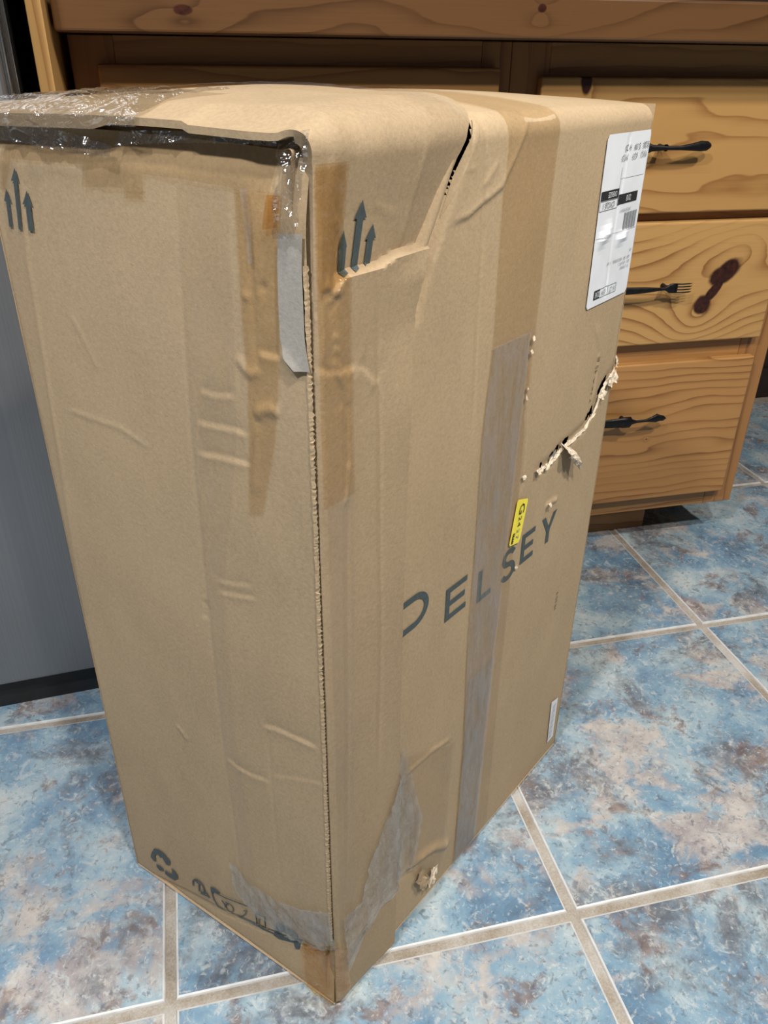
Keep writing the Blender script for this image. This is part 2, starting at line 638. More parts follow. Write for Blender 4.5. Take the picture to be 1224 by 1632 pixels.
def h_flap(s, p):
    z0 = np.zeros(np.broadcast(s, p).shape)
    s = s + z0
    p = p + z0
    h = z0 + 0.0045
    h += 0.004 * smooth(s, 0.02, 0.10) * smooth(0.72 - p, 0.0, 0.08)
    # shoulder above the buckle leans inward towards the fold
    bx = np.array([q[0] for q in BUCK])
    bz = np.array([q[1] for q in BUCK])
    zb = np.interp(s, bx, bz)
    above = p - zb
    lean = np.interp(above, [-0.05, -0.0024, 0.0, 0.03, 0.07, 0.100, 0.14, 0.5], [0.0, 0.0014, -0.0056, -0.0030, 0.0025, 0.0055, 0.002, -0.001])
    amt = smooth(s, 0.012, 0.026)
    h += lean * np.where(above < 0.16, amt, 1.0)
    # right-hand part of the shoulder falls away
    h += -0.0035 * smooth(s - (flap_edge(p) - 0.05), 0.0, 0.05) * smooth(p, 0.735, 0.76) * smooth(0.845 - p, 0.0, 0.03)
    h += ridge(s, p, P_F([(683, 215), (660, 330), (648, 400)]), 0.0010, 0.003)
    w0 = np.zeros_like(h)
    w0 += ridge(s, p, P_F([(600, 325), (625, 340), (640, 345)]), 0.0008, 0.003)
    # wrinkles by the front edge
    w0 += ledge(s, p, P_F([(506, 592), (522, 594), (540, 593), (560, 588), (570, 582)]), -0.0020, 0.008, 0.009)
    w0 += ledge(s, p, P_F([(570, 582), (585, 594), (601, 611)]), -0.0018, 0.008, 0.008)
    w0 += ledge(s, p, P_F([(514, 462), (530, 468), (541, 477)]), 0.0034, 0.006, 0.005)
    w0 += ridge(s, p, P_F([(516, 480), (530, 478), (536, 458), (538, 440)]), 0.0018, 0.0024)
    w0 += ridge(s, p, P_F([(537, 345), (543, 360), (546, 372)]), 0.0018, 0.0024)
    w0 += ledge(s, p, P_F([(520, 580), (535, 598), (546, 620), (551, 650)]), 0.0022, 0.004, 0.004)
    for (a, b) in (((530, 535), (540, 545)), ((532, 555), (542, 565)), ((532, 577), (543, 589)), ((492, 508), (508, 514))):
        w0 += ridge(s, p, P_F([a, ((a[0] + b[0]) / 2, (a[1] + b[1]) / 2 - 1), b]), 0.0014, 0.0018)
    w0 += ridge(s, p, P_F([(512, 340), (512, 470), (520, 600)]), 0.0010, 0.0025)
    h += 0.6 * w0
    # score lines
    h += ridge(s, p, P_F([(545, 480), (551, 640), (553, 800), (553, 1000), (553, 1430)]), -0.0010, 0.0025)
    h += ridge(s, p, P_F([(601, 440), (602, 640), (604, 1000), (600, 1250)]), -0.0010, 0.0025)
    h += ridge(s, p, P_F([(556, 735), (555, 775), (551, 810)]), 0.0014, 0.002)
    h += ledge(s, p, FOOT, 0.0024, 0.012, 0.010, 0.0015)
    h += cheap_noise(s, p, 5, 0.0007)
    h -= 0.0065 * smooth(0.020 - s, 0.0, 0.028) * smooth(p, PA + 0.002, PB + 0.004)
    h -= 0.006 * smooth(0.007 - s, 0.0, 0.009) * smooth(PA - p, -0.01, 0.01)
    h -= 0.0025 * smooth(0.009 - p, 0.0, 0.006) ** 2
    return h


def lip_z(d):
    """underside of the top flap along the narrow face"""
    return np.interp(d, [0, 0.05, 0.15, 0.17, 0.31], [0.826, 0.825, 0.822, 0.819, 0.817])


BOTL = P_L([(205, 1368), (230, 1388), (300, 1422), (350, 1450), (430, 1487), (480, 1504), (505, 1516), (536, 1516)])


def h_left(d, z):
    z0 = np.zeros(np.broadcast(d, z).shape)
    d = d + z0
    z = z + z0
    h = z0.copy()
    lz = lip_z(d)
    h -= 0.006 * smooth(z - (lz - 0.022), 0.0, 0.026) * (0.35 + 0.65 * smooth(d, 0.02, 0.05))
    h -= 0.006 * smooth(z - 0.775, 0.0, 0.05) * smooth(0.05 - d, 0, 0.03)
    # gusset folded in at the foot
    bx = np.array([q[0] for q in BOTL])[::-1]
    bz = np.array([q[1] for q in BOTL])[::-1]
    zb = np.interp(d, bx, bz)
    dep = np.clip(zb / 0.06, 0.35, 1.7)
    ab = z - zb
    h += dep * np.interp(ab, [-0.11, -0.05, -0.012, -0.002, 0.004, 0.04], [0.0005, -0.001, -0.004, -0.0075, -0.0015, 0.0])
    # creases, from the upper right downwards
    L = lambda pts, a, wp, wn: ledge(d, z, P_L(pts), a * 0.5, wp * 0.7, wn * 0.7, 0.0013)
    Rg = lambda pts, a, w: ridge(d, z, P_L(pts), a * 0.6, w * 0.8)
    h += L([(412, 563), (430, 567), (447, 570)], 0.0028, 0.010, 0.012)
    h += Rg([(447, 560), (455, 568), (470, 588), (474, 600)], 0.003, 0.005)
    h += Rg([(378, 565), (388, 585), (400, 598), (415, 590)], 0.0022, 0.004)
    h += Rg([(410, 668), (415, 655), (432, 652), (447, 662)], 0.0030, 0.005)
    h += Rg([(408, 670), (410, 690), (408, 730), (405, 790)], 0.0016, 0.004)
    h += L([(318, 622), (340, 630), (375, 631)], 0.0016, 0.006, 0.008)
    h += L([(312, 673), (345, 680), (375, 686), (398, 695)], 0.0020, 0.006, 0.008)
    h += L([(314, 722), (345, 728), (375, 735), (402, 742)], 0.0022, 0.006, 0.008)
    h += L([(348, 944), (375, 949), (410, 955)], 0.0016, 0.004, 0.006)
    h += L([(345, 925), (370, 930), (400, 934)], 0.0012, 0.006, 0.006)
    h += L([(418, 1157), (440, 1162), (475, 1178), (508, 1193)], 0.0022, 0.006, 0.010)
    h += L([(360, 1205), (378, 1222), (400, 1235), (430, 1245)], 0.0018, 0.006, 0.008)
    h += L([(430, 1235), (470, 1240), (520, 1250)], 0.0008, 0.006, 0.008)
    h += Rg([(105, 652), (135, 663), (190, 682), (245, 718)], 0.0008, 0.003)
    h += Rg([(105, 490), (130, 535), (158, 595)], 0.0006, 0.003)
    h += Rg([(280, 1155), (292, 1168), (298, 1180)], 0.0015, 0.003)
    h += Rg([(325, 955), (330, 968), (326, 985)], -0.0016, 0.003)
    h += Rg([(283, 320), (292, 500), (305, 700), (330, 950), (355, 1180), (390, 1440)], -0.0008, 0.0022)
    h += Rg([(392, 350), (403, 480), (408, 590)], -0.0016, 0.003)
    h += Rg([(425, 1150), (440, 1330), (452, 1440)], -0.0010, 0.0022)
    h += Rg([(30, 210), (45, 420), (75, 600), (100, 760), (135, 990)], 0.0012, 0.003)
    h += Rg([(385, 470), (400, 475)], 0.0015, 0.003)
    h += Rg([(412, 455), (425, 462)], -0.002, 0.004)
    h += cheap_noise(d, z, 9, 0.0008)
    h -= 0.012 * smooth(d, D - 0.012, D) ** 2
    h -= 0.0025 * smooth(0.009 - z, 0.0, 0.006) ** 2
    return h


M_card = mat_card('cardboard')
M_cardtop = mat_card('cardboard_flap', (0.365, 0.266, 0.160))  # darker than the body; part of the flap's shading is in this colour
M_core = plain('torn_paper_fibre', (0.60, 0.50, 0.38), 0.9, var=0.25, scale=400)
M_liner = mat_card('grey_liner_paper', (0.36, 0.33, 0.29))
M_ink = plain('dark_slate_ink', (0.060, 0.078, 0.080), 0.6, var=0.15, scale=300)


def grid_faces(nr, nc, off=0, flip=False):
    r, c = np.meshgrid(np.arange(nr - 1), np.arange(nc - 1), indexing='ij')
    a = off + r * nc + c
    q = np.stack([a, a + 1, a + nc + 1, a + nc], -1).reshape(-1, 4)
    return q[:, ::-1] if flip else q


def build_body():
    V, Fc = [], []
    # broad face and top
    st = 0.0019
    ns = int(W / st)
    s = np.linspace(0, W, ns)
    p = np.concatenate([np.linspace(0.003, PA, 430), np.linspace(PA, PB, 12)[1:], np.linspace(PB, PT, 60)[1:]])
    S, Pp = np.meshgrid(s, p)
    h = h_main(S, Pp)
    X = posR(S, Pp, h)
    V.append(X.reshape(-1, 3))
    q = grid_faces(len(p), ns)
    # open up the tear where the board is holed
    holes = P_R([(937, 664), (943, 655), (957, 622), (961, 615), (966, 605), (904, 702), (900, 706), (888, 716), (880, 725), (985, 578), (980, 584), (862, 742)])
    cs = S.ravel()[q].mean(1)
    cp = Pp.ravel()[q].mean(1)
    keep = np.ones(len(q), bool)
    for (a, b), r in zip(holes, (0.004, 0.005, 0.0042, 0.005, 0.004, 0.004, 0.004, 0.0045, 0.0035, 0.004, 0.004, 0.003)):
        keep &= np.hypot(cs - a, (cp - b) * 0.8) > r
    gp = np.array(GAP)[3:]
    gd, _, gt = sdist(cs, cp, gp)
    keep &= gd > 0.0042 * np.clip(np.minimum(gt * 1.6, (1 - gt) * 5), 0, 1)
    Fc.append(q[keep])
    off = len(V[0])
    # narrow face
    nd = int(D / st)
    d = np.linspace(0, D, nd)
    z = np.linspace(0.003, H - 0.003, 440)
    Dd, Z = np.meshgrid(d, z)
    Y = posL(Dd, Z, h_left(Dd, Z))
    V.append(Y.reshape(-1, 3))
    Fc.append(grid_faces(len(z), nd, off, True))
    off += Y.shape[0] * Y.shape[1]
    # rear faces and bottom
    bk = LC + RC - F
    n0 = 0.008
    a = [(*(RC - eS * n0), 0), (*(bk), 0), (*(LC - eD * n0), 0), (*F, 0)]
    rr = []
    for (x, y, _) in a:
        rr += [(x, y, 0.004), (x, y, H + 0.001)]
    V.append(np.array(rr))
    o = off
    ctr_ = (RC + LC) / 2
    V.append(np.array([(*(np.array(q[:2]) + (ctr_ - np.array(q[:2])) * 0.06), zz) for q in a for zz in (0.0, 0.0045)]))
    n = o + 8
    Fc_ex = [(o, o + 2, o + 3, o + 1), (o + 2, o + 4, o + 5, o + 3), (o, o + 6, o + 4, o + 2), (n, n + 2, n + 4, n + 6)]
    Fc_ex += [(n + i, n + i + 1, n + (i + 3) % 8, n + (i + 2) % 8) for i in (0, 2, 4, 6)]
    verts = np.concatenate(V)
    faces = [tuple(x) for x in np.concatenate(Fc)] + Fc_ex
    me = mesh_from(verts, faces, BASE)
    return link_obj('body', me, M_card, box_root, smooth=True)


build_body()


def build_flap():
    p = np.concatenate([np.linspace(0.003, PA, 430), np.linspace(PA, PB, 14)[1:], np.linspace(PB, PT, 60)[1:]])
    na = 75
    a = np.linspace(0, 1, na)
    A, Pp = np.meshgrid(a, p)
    ragged = 0.0007 * np.sin(Pp * 900) + 0.0008 * np.sin(Pp * 410 + 1)
    s0 = np.interp(Pp, [0, 0.70, 0.76, 0.81, PA + 0.002, PA + 0.02, PB + 0.02, PT], [0.002, 0.002, 0.003, 0.004, 0.003, -0.003, -0.006, -0.006])
    s1 = flap_edge(Pp) + ragged * 0.4
    S = s0 + A * (s1 - s0)
    h = h_flap(S, Pp)
    X = posR(S, Pp, h)
    nr = len(p)
    verts = [X.reshape(-1, 3)]
    faces = [grid_faces(nr, na)]
    off = nr * na
    # board thickness along the free edge and along the front edge
    th = 0.0042
    edge_r = posR(S[:, -1], p, h[:, -1] - th)
    verts.append(edge_r)
    q = [(i * na + na - 1, off + i, off + i + 1, (i + 1) * na + na - 1) for i in range(nr - 1)]
    off += nr
    inner = posR(S[:, -1] - 0.03, p, h[:, -1] - th - 0.001)
    verts.append(inner)
    q += [(off - nr + i, off + i, off + i + 1, off - nr + i + 1) for i in range(nr - 1)]
    off += nr
    # front edge: folds away; over the narrow face the top panel hangs down as a lip
    top = p > PA + 0.012
    lipd = np.interp(p, [PA, PB, PB + 0.02, PB + 0.10, PB + 0.135, PB + 0.15, PT], [0.004, 0.004, 0.0042, 0.0045, 0.005, 0.0080, 0.0080])
    e1 = posR(S[:, 0], p, h[:, 0])
    e2 = posR(S[:, 0] + np.where(top, 0.0, 0.001), p, h[:, 0] - np.where(top, lipd, 0.008))
    verts.append(e2)
    q += [(off + i, i * na, (i + 1) * na, off + i + 1) for i in range(nr - 1)]
    off += nr
    e3 = posR(S[:, 0] + 0.02, p, h[:, 0] - np.where(top, lipd - 0.001, 0.010))
    verts.append(e3)
    q += [(off + i, off - nr + i, off - nr + i + 1, off + i + 1) for i in range(nr - 1)]
    me = mesh_from(np.concatenate(verts), [tuple(x) for x in faces[0]] + q, BASE)
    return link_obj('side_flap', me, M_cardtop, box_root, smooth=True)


flap_ob = build_flap()
for o in (flap_ob, bpy.data.objects['body']):
    o.data.set_sharp_from_angle(angle=math.radians(50))


# ---- things laid on the faces -------------------------------------------------
def S_main(a, b, off):
    a = np.asarray(a, float)
    b = np.asarray(b, float)
    return posR(a, b, h_main(a, b) + off)


def S_flap(a, b, off):
    a = np.asarray(a, float)
    b = np.asarray(b, float)
    return posR(a, b, h_flap(a, b) + off)


def S_any(a, b, off):
    a = np.asarray(a, float)
    b = np.asarray(b, float)
    h = np.where(a < flap_edge(b), h_flap(a, b), h_main(a, b))
    return posR(a, b, h + off)


def S_left(a, b, off):
    a = np.asarray(a, float)
    b = np.asarray(b, float)
    return posL(a, b, h_left(a, b) + off)


def decal(name, surf, polys, mat, parent=None, off=0.0006, cell=0.005, label=None):
    """flat print: polygons in face metres, cut to a fine net and laid on the surface"""
    parent = parent or box_root
    bm = bmesh.new()
    for pl in polys:
        loops = pl if isinstance(pl[0][0], (tuple, list)) else [pl]
        flat = [Vector((x, y, 0)) for lp in loops for (x, y) in lp]
        tri = tessellate_polygon([[Vector((x, y, 0)) for (x, y) in lp] for lp in loops])
        vs = [bm.verts.new(v) for v in flat]
        for t in tri:
            try:
                bm.faces.new([vs[i] for i in t])
            except ValueError:
                pass
    if cell:
        for _ in range(5):
            long = [e for e in bm.edges if e.calc_length() > cell]
            if not long:
                break
            bmesh.ops.subdivide_edges(bm, edges=long, cuts=1)
            bmesh.ops.triangulate(bm, faces=bm.faces[:])
    bm.verts.ensure_lookup_table()
    a = np.array([v.co.x for v in bm.verts])
    b = np.array([v.co.y for v in bm.verts])
    P = surf(a, b, off) - np.array(parent_base(parent))
    for v, c in zip(bm.verts, P):
        v.co = c
    bm.normal_update()
    me = bpy.data.meshes.new(name)
    bm.to_mesh(me)
    bm.free()
    o = link_obj(name, me, mat, parent)
    if label:
        o['label'] = label
    return o


def band(name, surf, left, right, mat, n=40, m=6, off=0.0010, wr=0.0, wscale=60, seed=0, parent=None, label=None, ragged=0.0):
    """strip between two polylines in face metres, resampled and laid on the surface"""
    parent = parent or box_root

    def res(pl):
        pl = np.asarray(pl, float)
        L = np.r_[0, np.cumsum(np.linalg.norm(np.diff(pl, axis=0), axis=1))]
        t = np.linspace(0, L[-1], n)
        return np.c_[np.interp(t, L, pl[:, 0]), np.interp(t, L, pl[:, 1])]
    A, B = res(left), res(right)
    k = np.linspace(0, 1, m)[None, :, None]
    G = A[:, None, :] * (1 - k) + B[:, None, :] * k
    if ragged:
        r = np.random.default_rng(seed)
        G[:, 0, 0] += r.uniform(-ragged, ragged, n)
        G[:, -1, 0] += r.uniform(-ragged, ragged, n)
        G[0, :, 1] += r.uniform(-ragged, ragged, m)
        G[-1, :, 1] += r.uniform(-ragged, ragged, m)
    o_ = np.full(G.shape[:2], off)
    if wr:
        for i in range(n):
            for j in range(m):
                x, y = G[i, j]
                v = 1 - abs(mnoise.noise((x * wscale + seed, y * wscale * 0.8, seed))) * 2.2
                v += 0.5 * (1 - abs(mnoise.noise((x * wscale * 2.1 + seed, y * wscale * 1.7, seed + 3))) * 2)
                o_[i, j] += wr * max(0.0, v)
    P = surf(G[..., 0], G[..., 1], o_)
    me = mesh_from(P.reshape(-1, 3), [tuple(x) for x in grid_faces(n, m)], parent_base(parent))
    o = link_obj(name, me, mat, parent, smooth=True)
    if label:
        o['label'] = label
    return o


# printed arrows --------------------------------------------------------------
def arrow_px(tip, hl, hr, neck_l, neck_r, fl, fr):
    return [tip, hr, neck_r, fr, fl, neck_l, hl]


for pl in ([(544, 366), (551, 393), (550, 394), (549, 434), (538, 440), (538, 394), (538, 390)],
           [(571, 317), (580, 346), (575, 347), (569, 427), (559, 432), (564, 348), (560, 348)],
           [(591, 356), (597, 379), (593, 379), (590, 419), (580, 424), (583, 381), (580, 381)]):
    decal('printed_arrow', S_flap, [P_R(pl)], M_ink, off=0.0009, cell=0.003)
for pl in ([(26, 267), (33, 290), (30, 289), (37, 366), (32, 365), (24, 288), (20, 288)],
           [(12, 300), (20, 322), (17, 322), (22, 362), (17, 361), (12, 321), (9, 320)],
           [(45, 303), (54, 328), (51, 327), (56, 369), (48, 367), (43, 326), (39, 325)]):
    decal('printed_arrow', S_left, [P_L(pl)], M_ink, off=0.0012, cell=0.004)


# brand lettering ---------------------------------------------------------------
def rect(x0, y0, x1, y1):
    return [(x0, y0), (x1, y0), (x1, y1), (x0, y1)]


def arc(cx, cy, rx, ry, a0, a1, n=18):
    return [(cx + rx * math.cos(math.radians(a0 + (a1 - a0) * i / n)), cy + ry * math.sin(math.radians(a0 + (a1 - a0) * i / n))) for i in range(n + 1)]


def thick(path, w):
    """stroke with square ends round a 2D path"""
    P = np.asarray(path, float)
    t = np.gradient(P, axis=0)
    t /= np.linalg.norm(t, axis=1)[:, None] + 1e-12
    nn = np.c_[-t[:, 1], t[:, 0]] * w / 2
    a = [tuple(x) for x in P + nn]
    b = [tuple(x) for x in (P - nn)[::-1]]
    return a + b


Z0, Z1 = 0.4000, 0.4370
ST = 0.0068
# D : its left part is hidden under the flap
hgt = Z1 - Z0
dpath = [(0.1030, Z0 + 0.0305 + ST / 2 - 0.0002)]
zc = (0.4640 + 0.4275) / 2
ry = (0.4640 - 0.4275) / 2
decal('printed_letter', S_main, [thick([(0.1015, zc + ry - ST / 2), (0.112, zc + ry - ST / 2)] + arc(0.117, zc, 0.0185, ry - ST / 2, 88, -88, 26) + [(0.112, zc - ry + ST / 2), (0.1015, zc - ry + ST / 2)], ST)], M_ink)


def letter_E(x, z0, z1, w):
    zm = (z0 + z1) / 2
    t = ST * 0.92
    return [[(x, z0), (x + w, z0), (x + w, z0 + t), (x + ST, z0 + t), (x + ST, zm - t / 2), (x + w * 0.92, zm - t / 2), (x + w * 0.92, zm + t / 2),
             (x + ST, zm + t / 2), (x + ST, z1 - t), (x + w, z1 - t), (x + w, z1), (x, z1)]]


decal('printed_letter', S_main, letter_E(0.1665, 0.4045, 0.4420, 0.0345), M_ink)
decal('printed_letter', S_main, [[(0.2215, 0.3960), (0.2465, 0.3960), (0.2465, 0.4022), (0.2283, 0.4022), (0.2283, 0.4335), (0.2215, 0.4335)]], M_ink)
sc = (0.2795, 0.4135)
sp = arc(sc[0], sc[1] + 0.0085, 0.0100, 0.0082, 25, 260, 16) + arc(sc[0], sc[1] - 0.0085, 0.0108, 0.0088, 80, -155, 16)
decal('printed_letter', S_main, [thick(sp, ST * 0.95)], M_ink, cell=0.004)
decal('printed_letter', S_main, letter_E(0.3040, 0.4000, 0.4368, 0.0265), M_ink)
ym = (0.3610, 0.4175)
decal('printed_letter', S_main, [[(0.3445, 0.4372), (0.3520, 0.4372), (0.3612, 0.4220), (0.3695, 0.4372), (0.3770, 0.4372), (0.3645, 0.4165), (0.3645, 0.4010), (0.3577, 0.4010), (0.3577, 0.4165)]], M_ink)


# type ---------------------------------------------------------------------------
def text_tris(txt, size=1.0):
    cu = bpy.data.curves.new('t', 'FONT')
    cu.body = txt
    cu.size = size
    cu.resolution_u = 2
    cu.align_x = 'CENTER'
    cu.align_y = 'CENTER'
    ob = bpy.data.objects.new('t', cu)
    COL.objects.link(ob)
    dg = bpy.context.evaluated_depsgraph_get()
    me = ob.evaluated_get(dg).to_mesh()
    v = [(p.co.x, p.co.y) for p in me.vertices]
    f = [tuple(p.vertices) for p in me.polygons]
    ob.evaluated_get(dg).to_mesh_clear()
    bpy.data.objects.remove(ob)
    bpy.data.curves.remove(cu)
    return v, f


def text_on(name, surf, txt, at, width, height, rot, mat, parent, off):
    v, f = text_tris(txt)
    P = np.array(v)
    c = (P.max(0) + P.min(0)) / 2
    e = np.maximum(P.max(0) - P.min(0), 1e-6)
    P = (P - c) / e * np.array([width, height])
    r = math.radians(rot)
    Q = np.c_[P[:, 0] * math.cos(r) - P[:, 1] * math.sin(r) + at[0], P[:, 0] * math.sin(r) + P[:, 1] * math.cos(r) + at[1]]
    X = surf(Q[:, 0], Q[:, 1], off)
    return link_obj(name, mesh_from(X, f, parent_base(parent)), mat, parent)


M_label = plain('white_label_paper', (0.78, 0.80, 0.84), 0.5, var=0.04, scale=40)
M_black = plain('black_print', (0.020, 0.020, 0.022), 0.6, var=0.2, scale=200)
M_grey = plain('grey_print', (0.24, 0.25, 0.26), 0.6, var=0.15, scale=400)
M_hair = plain('fine_grey_rule', (0.45, 0.46, 0.48), 0.6, var=0.1, scale=200)
M_yel = plain('yellow_sticker', (0.95, 0.80, 0.06), 0.45, var=0.06, scale=60)

# shipping label, stuck on upside down
LX0, LX1, LZ0, LZ1 = 0.3795, 0.4725, 0.6565, 0.8095


LW1 = [(0.384, 0.716), (0.400, 0.722), (0.417, 0.729)]
LW2 = [(0.425, 0.713), (0.440, 0.715), (0.456, 0.719)]
LW3 = [(0.425, 0.81), (0.424, 0.770), (0.420, 0.735), (0.420, 0.66)]


def S_label(a, b, off):
    a = np.asarray(a, float)
    b = np.asarray(b, float)
    w = ridge(a, b, LW1, 0.0030, 0.0060, 0.3) + ridge(a, b, LW2, 0.0025, 0.0042, 0.3)
    w += ridge(a, b, LW3, -0.0010, 0.0018, 0.05)
    return posR(a, b, h_main(a, b) + off + w)


c_ = 0.004
outline = [(LX0 + c_, LZ0 - 0.001), (LX1 - c_, LZ0), (LX1, LZ0 + c_), (LX1, LZ1 - c_), (LX1 - c_ * 0.5, LZ1), (LX0 + c_ * 0.7, LZ1), (LX0, LZ1 - c_), (LX0 + 0.001, LZ0 + c_ * 0.6)]
lab = decal('shipping_label', S_label, [outline], M_label, off=0.0012, cell=0.004, label='white printed shipping label stuck on upside down')


def lab_rect(name, x0, z0, x1, z1, mat):
    return decal(name, S_label, [rect(x0, z0, x1, z1)], mat, parent=lab, off=0.0016, cell=0.006)


lab_rect('black_bar', 0.3810, 0.7545, 0.4180, 0.7625, M_black)
lab_rect('black_bar', 0.4185, 0.7475, 0.4615, 0.7565, M_black)
for z in (0.7455, 0.7540):
    lab_rect('rule_line', 0.3810, z - 0.0003, 0.4180, z + 0.0003, M_grey)
lab_rect('rule_line', 0.3807, 0.7455, 0.3813, 0.754, M_grey)
lab_rect('rule_line', 0.4178, 0.7455, 0.4184, 0.7805, M_hair)
lab_rect('rule_line', 0.4184, 0.7705, 0.4690, 0.7709, M_hair)
lab_rect('rule_line', 0.3810, 0.7215, 0.4700, 0.7219, M_hair)
for i in range(13):
    x = 0.4385 + i * 0.0022
    lab_rect('barcode_bar', x, 0.7225, x + 0.0009 + 0.0008 * ((i * 7) % 3 == 0), 0.7385, M_grey)
lab_rect('black_bar', 0.3935, 0.6625, 0.4065, 0.6715, M_black)
for z in (0.6627, 0.6713):
    lab_rect('rule_line', 0.4065, z - 0.0003, 0.4430, z + 0.0003, M_grey)
lab_rect('rule_line', 0.4427, 0.6627, 0.4433, 0.6713, M_grey)
lab_rect('rule_line', 0.4240, 0.6627, 0.4246, 0.6713, M_grey)
OFF = 0.0020
for (txt, x, z, w, h, m) in [
        ('CYCLE 1', 0.3990, 0.7498, 0.024, 0.0050, M_black),
        ('OVERSIZE', 0.4040, 0.7585, 0.018, 0.0048, M_label),
        ('DLN3', 0.4405, 0.7520, 0.010, 0.0054, M_label),
        ('DLN3', 0.4000, 0.6670, 0.010, 0.0060, M_label),
        ('0291', 0.4150, 0.6670, 0.011, 0.0048, M_grey),
        ('N / Z7', 0.4335, 0.6670, 0.012, 0.0050, M_grey),
        ('59025790011', 0.4380, 0.7415, 0.024, 0.0028, M_grey),
        ('H 270', 0.4245, 0.7965, 0.012, 0.0055, M_black),
        ('E 109', 0.4440, 0.7965, 0.012, 0.0055, M_black),
        ('B 203', 0.4630, 0.7970, 0.012, 0.0055, M_black),
        ('MX29', 0.4200, 0.7885, 0.013, 0.0055, M_grey),
        ('629', 0.4415, 0.7885, 0.011, 0.0055, M_grey),
        ('MX21', 0.4610, 0.7890, 0.013, 0.0055, M_grey),
        ('MC', 0.4650, 0.7005, 0.005, 0.0026, M_grey),
        ('600   DR   INDUSTRIAL   1 BAY', 0.4390, 0.6940, 0.052, 0.0030, M_grey),
        ('230  1  ROUTE  2', 0.4535, 0.6895, 0.026, 0.0028, M_grey),
        ('TN   COMMERCE', 0.4560, 0.6850, 0.020, 0.0028, M_grey)]:
    text_on('label_text', S_label, txt, (x, z), w, h, 180, m, lab, OFF)

# yellow sticker: reads downwards
ysk = [(0.2812, 0.4860), (0.2835, 0.4880), (0.3025, 0.4818), (0.3036, 0.4790), (0.2965, 0.4375), (0.2935, 0.4335), (0.2762, 0.4372), (0.2742, 0.4400)]
ys = decal('yellow_sticker', S_main, [ysk], M_yel, off=0.0016, cell=0.004, label='small yellow sticker with black numbers')
ROTY = -98
text_on('sticker_text', S_main, 'G', (0.2925, 0.4745), 0.0115, 0.0105, ROTY, M_black, ys, 0.0022)
text_on('sticker_text', S_main, '2', (0.2905, 0.4640), 0.0048, 0.0062, ROTY, M_black, ys, 0.0022)
text_on('sticker_text', S_main, '4', (0.2897, 0.4575), 0.0052, 0.0062, ROTY, M_black, ys, 0.0022)
text_on('sticker_text', S_main, '2', (0.2890, 0.4500), 0.0046, 0.0056, ROTY, M_grey, ys, 0.0022)
text_on('sticker_text', S_main, '7', (0.2882, 0.4430), 0.0046, 0.0056, ROTY, M_grey, ys, 0.0022)
decal('sticker_barcode', S_main, [[(0.2795, 0.4505), (0.2836, 0.4498), (0.2810, 0.4385), (0.2770, 0.4392)]], M_black, parent=ys, off=0.0022)
text_on('sticker_text', S_main, '1831', (0.2803, 0.4445), 0.0090, 0.0026, ROTY, M_yel, ys, 0.0027)

# small white bar-code sticker low on the far side
wq = P_R([(878, 1119), (888, 1111), (880, 1172), (871, 1183)])
ws = decal('white_sticker', S_main, [wq], M_label, off=0.0014, label='small white sticker with a grey bar code')
cx = sum(q[0] for q in wq) / 4
cz = sum(q[1] for q in wq) / 4
wz0, wz1 = wq[3][1], wq[0][1]
wx0, wx1 = wq[0][0], wq[1][0]
nb = 20
for i in range(nb):
    z = wz0 + 0.006 + (wz1 - wz0 - 0.014) * i / nb
    decal('barcode_bar', S_main, [[(wx0 + 0.006, z), (wx1 - 0.004, z + 0.001), (wx1 - 0.004, z + 0.0022 + 0.0008 * (i % 3 == 0)), (wx0 + 0.006, z + 0.0012 + 0.0008 * (i % 3 == 0))]], M_hair, parent=ws, off=0.0020, cell=0)

# faint stamped print running up the far side
M_faint = plain('faint_stamp_ink', (0.17, 0.125, 0.085), 0.7, var=0.2, scale=300)
for k, (pts) in enumerate(([(948, 522), (955, 524), (950, 560)], )):
    pass
t0 = toR(947, 605)
text_on('stamped_text', S_main, '7 16 A 45 B', t0, 0.050, 0.0040, 82, M_faint, box_root, 0.0007)
t0 = toR(886, 957)
text_on('stamped_text', S_main, 'P8 2G 9', t0, 0.026, 0.0045, 90, M_faint, box_root, 0.0007)

# printed marks at the foot of the narrow face ---------------------------------
rc = toL(263, 1377)


def L2(pts):
    return [P_L(pts)]


for pl in ([(243, 1357), (247, 1351), (255, 1353), (261, 1361), (257, 1366), (252, 1360), (248, 1362), (250, 1372), (246, 1371), (241, 1364)],
           [(258, 1355), (264, 1361), (272, 1371), (272, 1378), (266, 1377), (262, 1370), (257, 1361)],
           [(250, 1376), (256, 1379), (261, 1384), (262, 1388), (255, 1386), (251, 1381)],
           [(264, 1386), (271, 1391), (276, 1392), (274, 1383), (278, 1386), (284, 1395), (284, 1400), (278, 1402), (270, 1397), (264, 1392)]):
    decal('recycling_mark', S_left, L2(pl), M_ink, off=0.0012, cell=0.004)


def ring_px(cx, cy, rx, ry, sk, w, n=20):
    o = [(cx + rx * math.cos(2 * math.pi * i / n), cy + ry * math.sin(2 * math.pi * i / n) + sk * rx * math.cos(2 * math.pi * i / n)) for i in range(n)]
    i_ = [(cx + (rx - w) * math.cos(2 * math.pi * i / n), cy + (ry - w) * math.sin(2 * math.pi * i / n) + sk * (rx - w) * math.cos(2 * math.pi * i / n)) for i in range(n)]
    return o, i_


def ring_decal(name, cx, cy, rx, ry, sk, w, a0=0, a1=360):
    n = 22
    path = [(cx + rx * math.cos(math.radians(a0 + (a1 - a0) * i / n)), cy + ry * math.sin(math.radians(a0 + (a1 - a0) * i / n)) + sk * rx * math.cos(math.radians(a0 + (a1 - a0) * i / n))) for i in range(n + 1)]
    return decal(name, S_left, L2(thick(path, w)), M_ink, off=0.0012, cell=0)


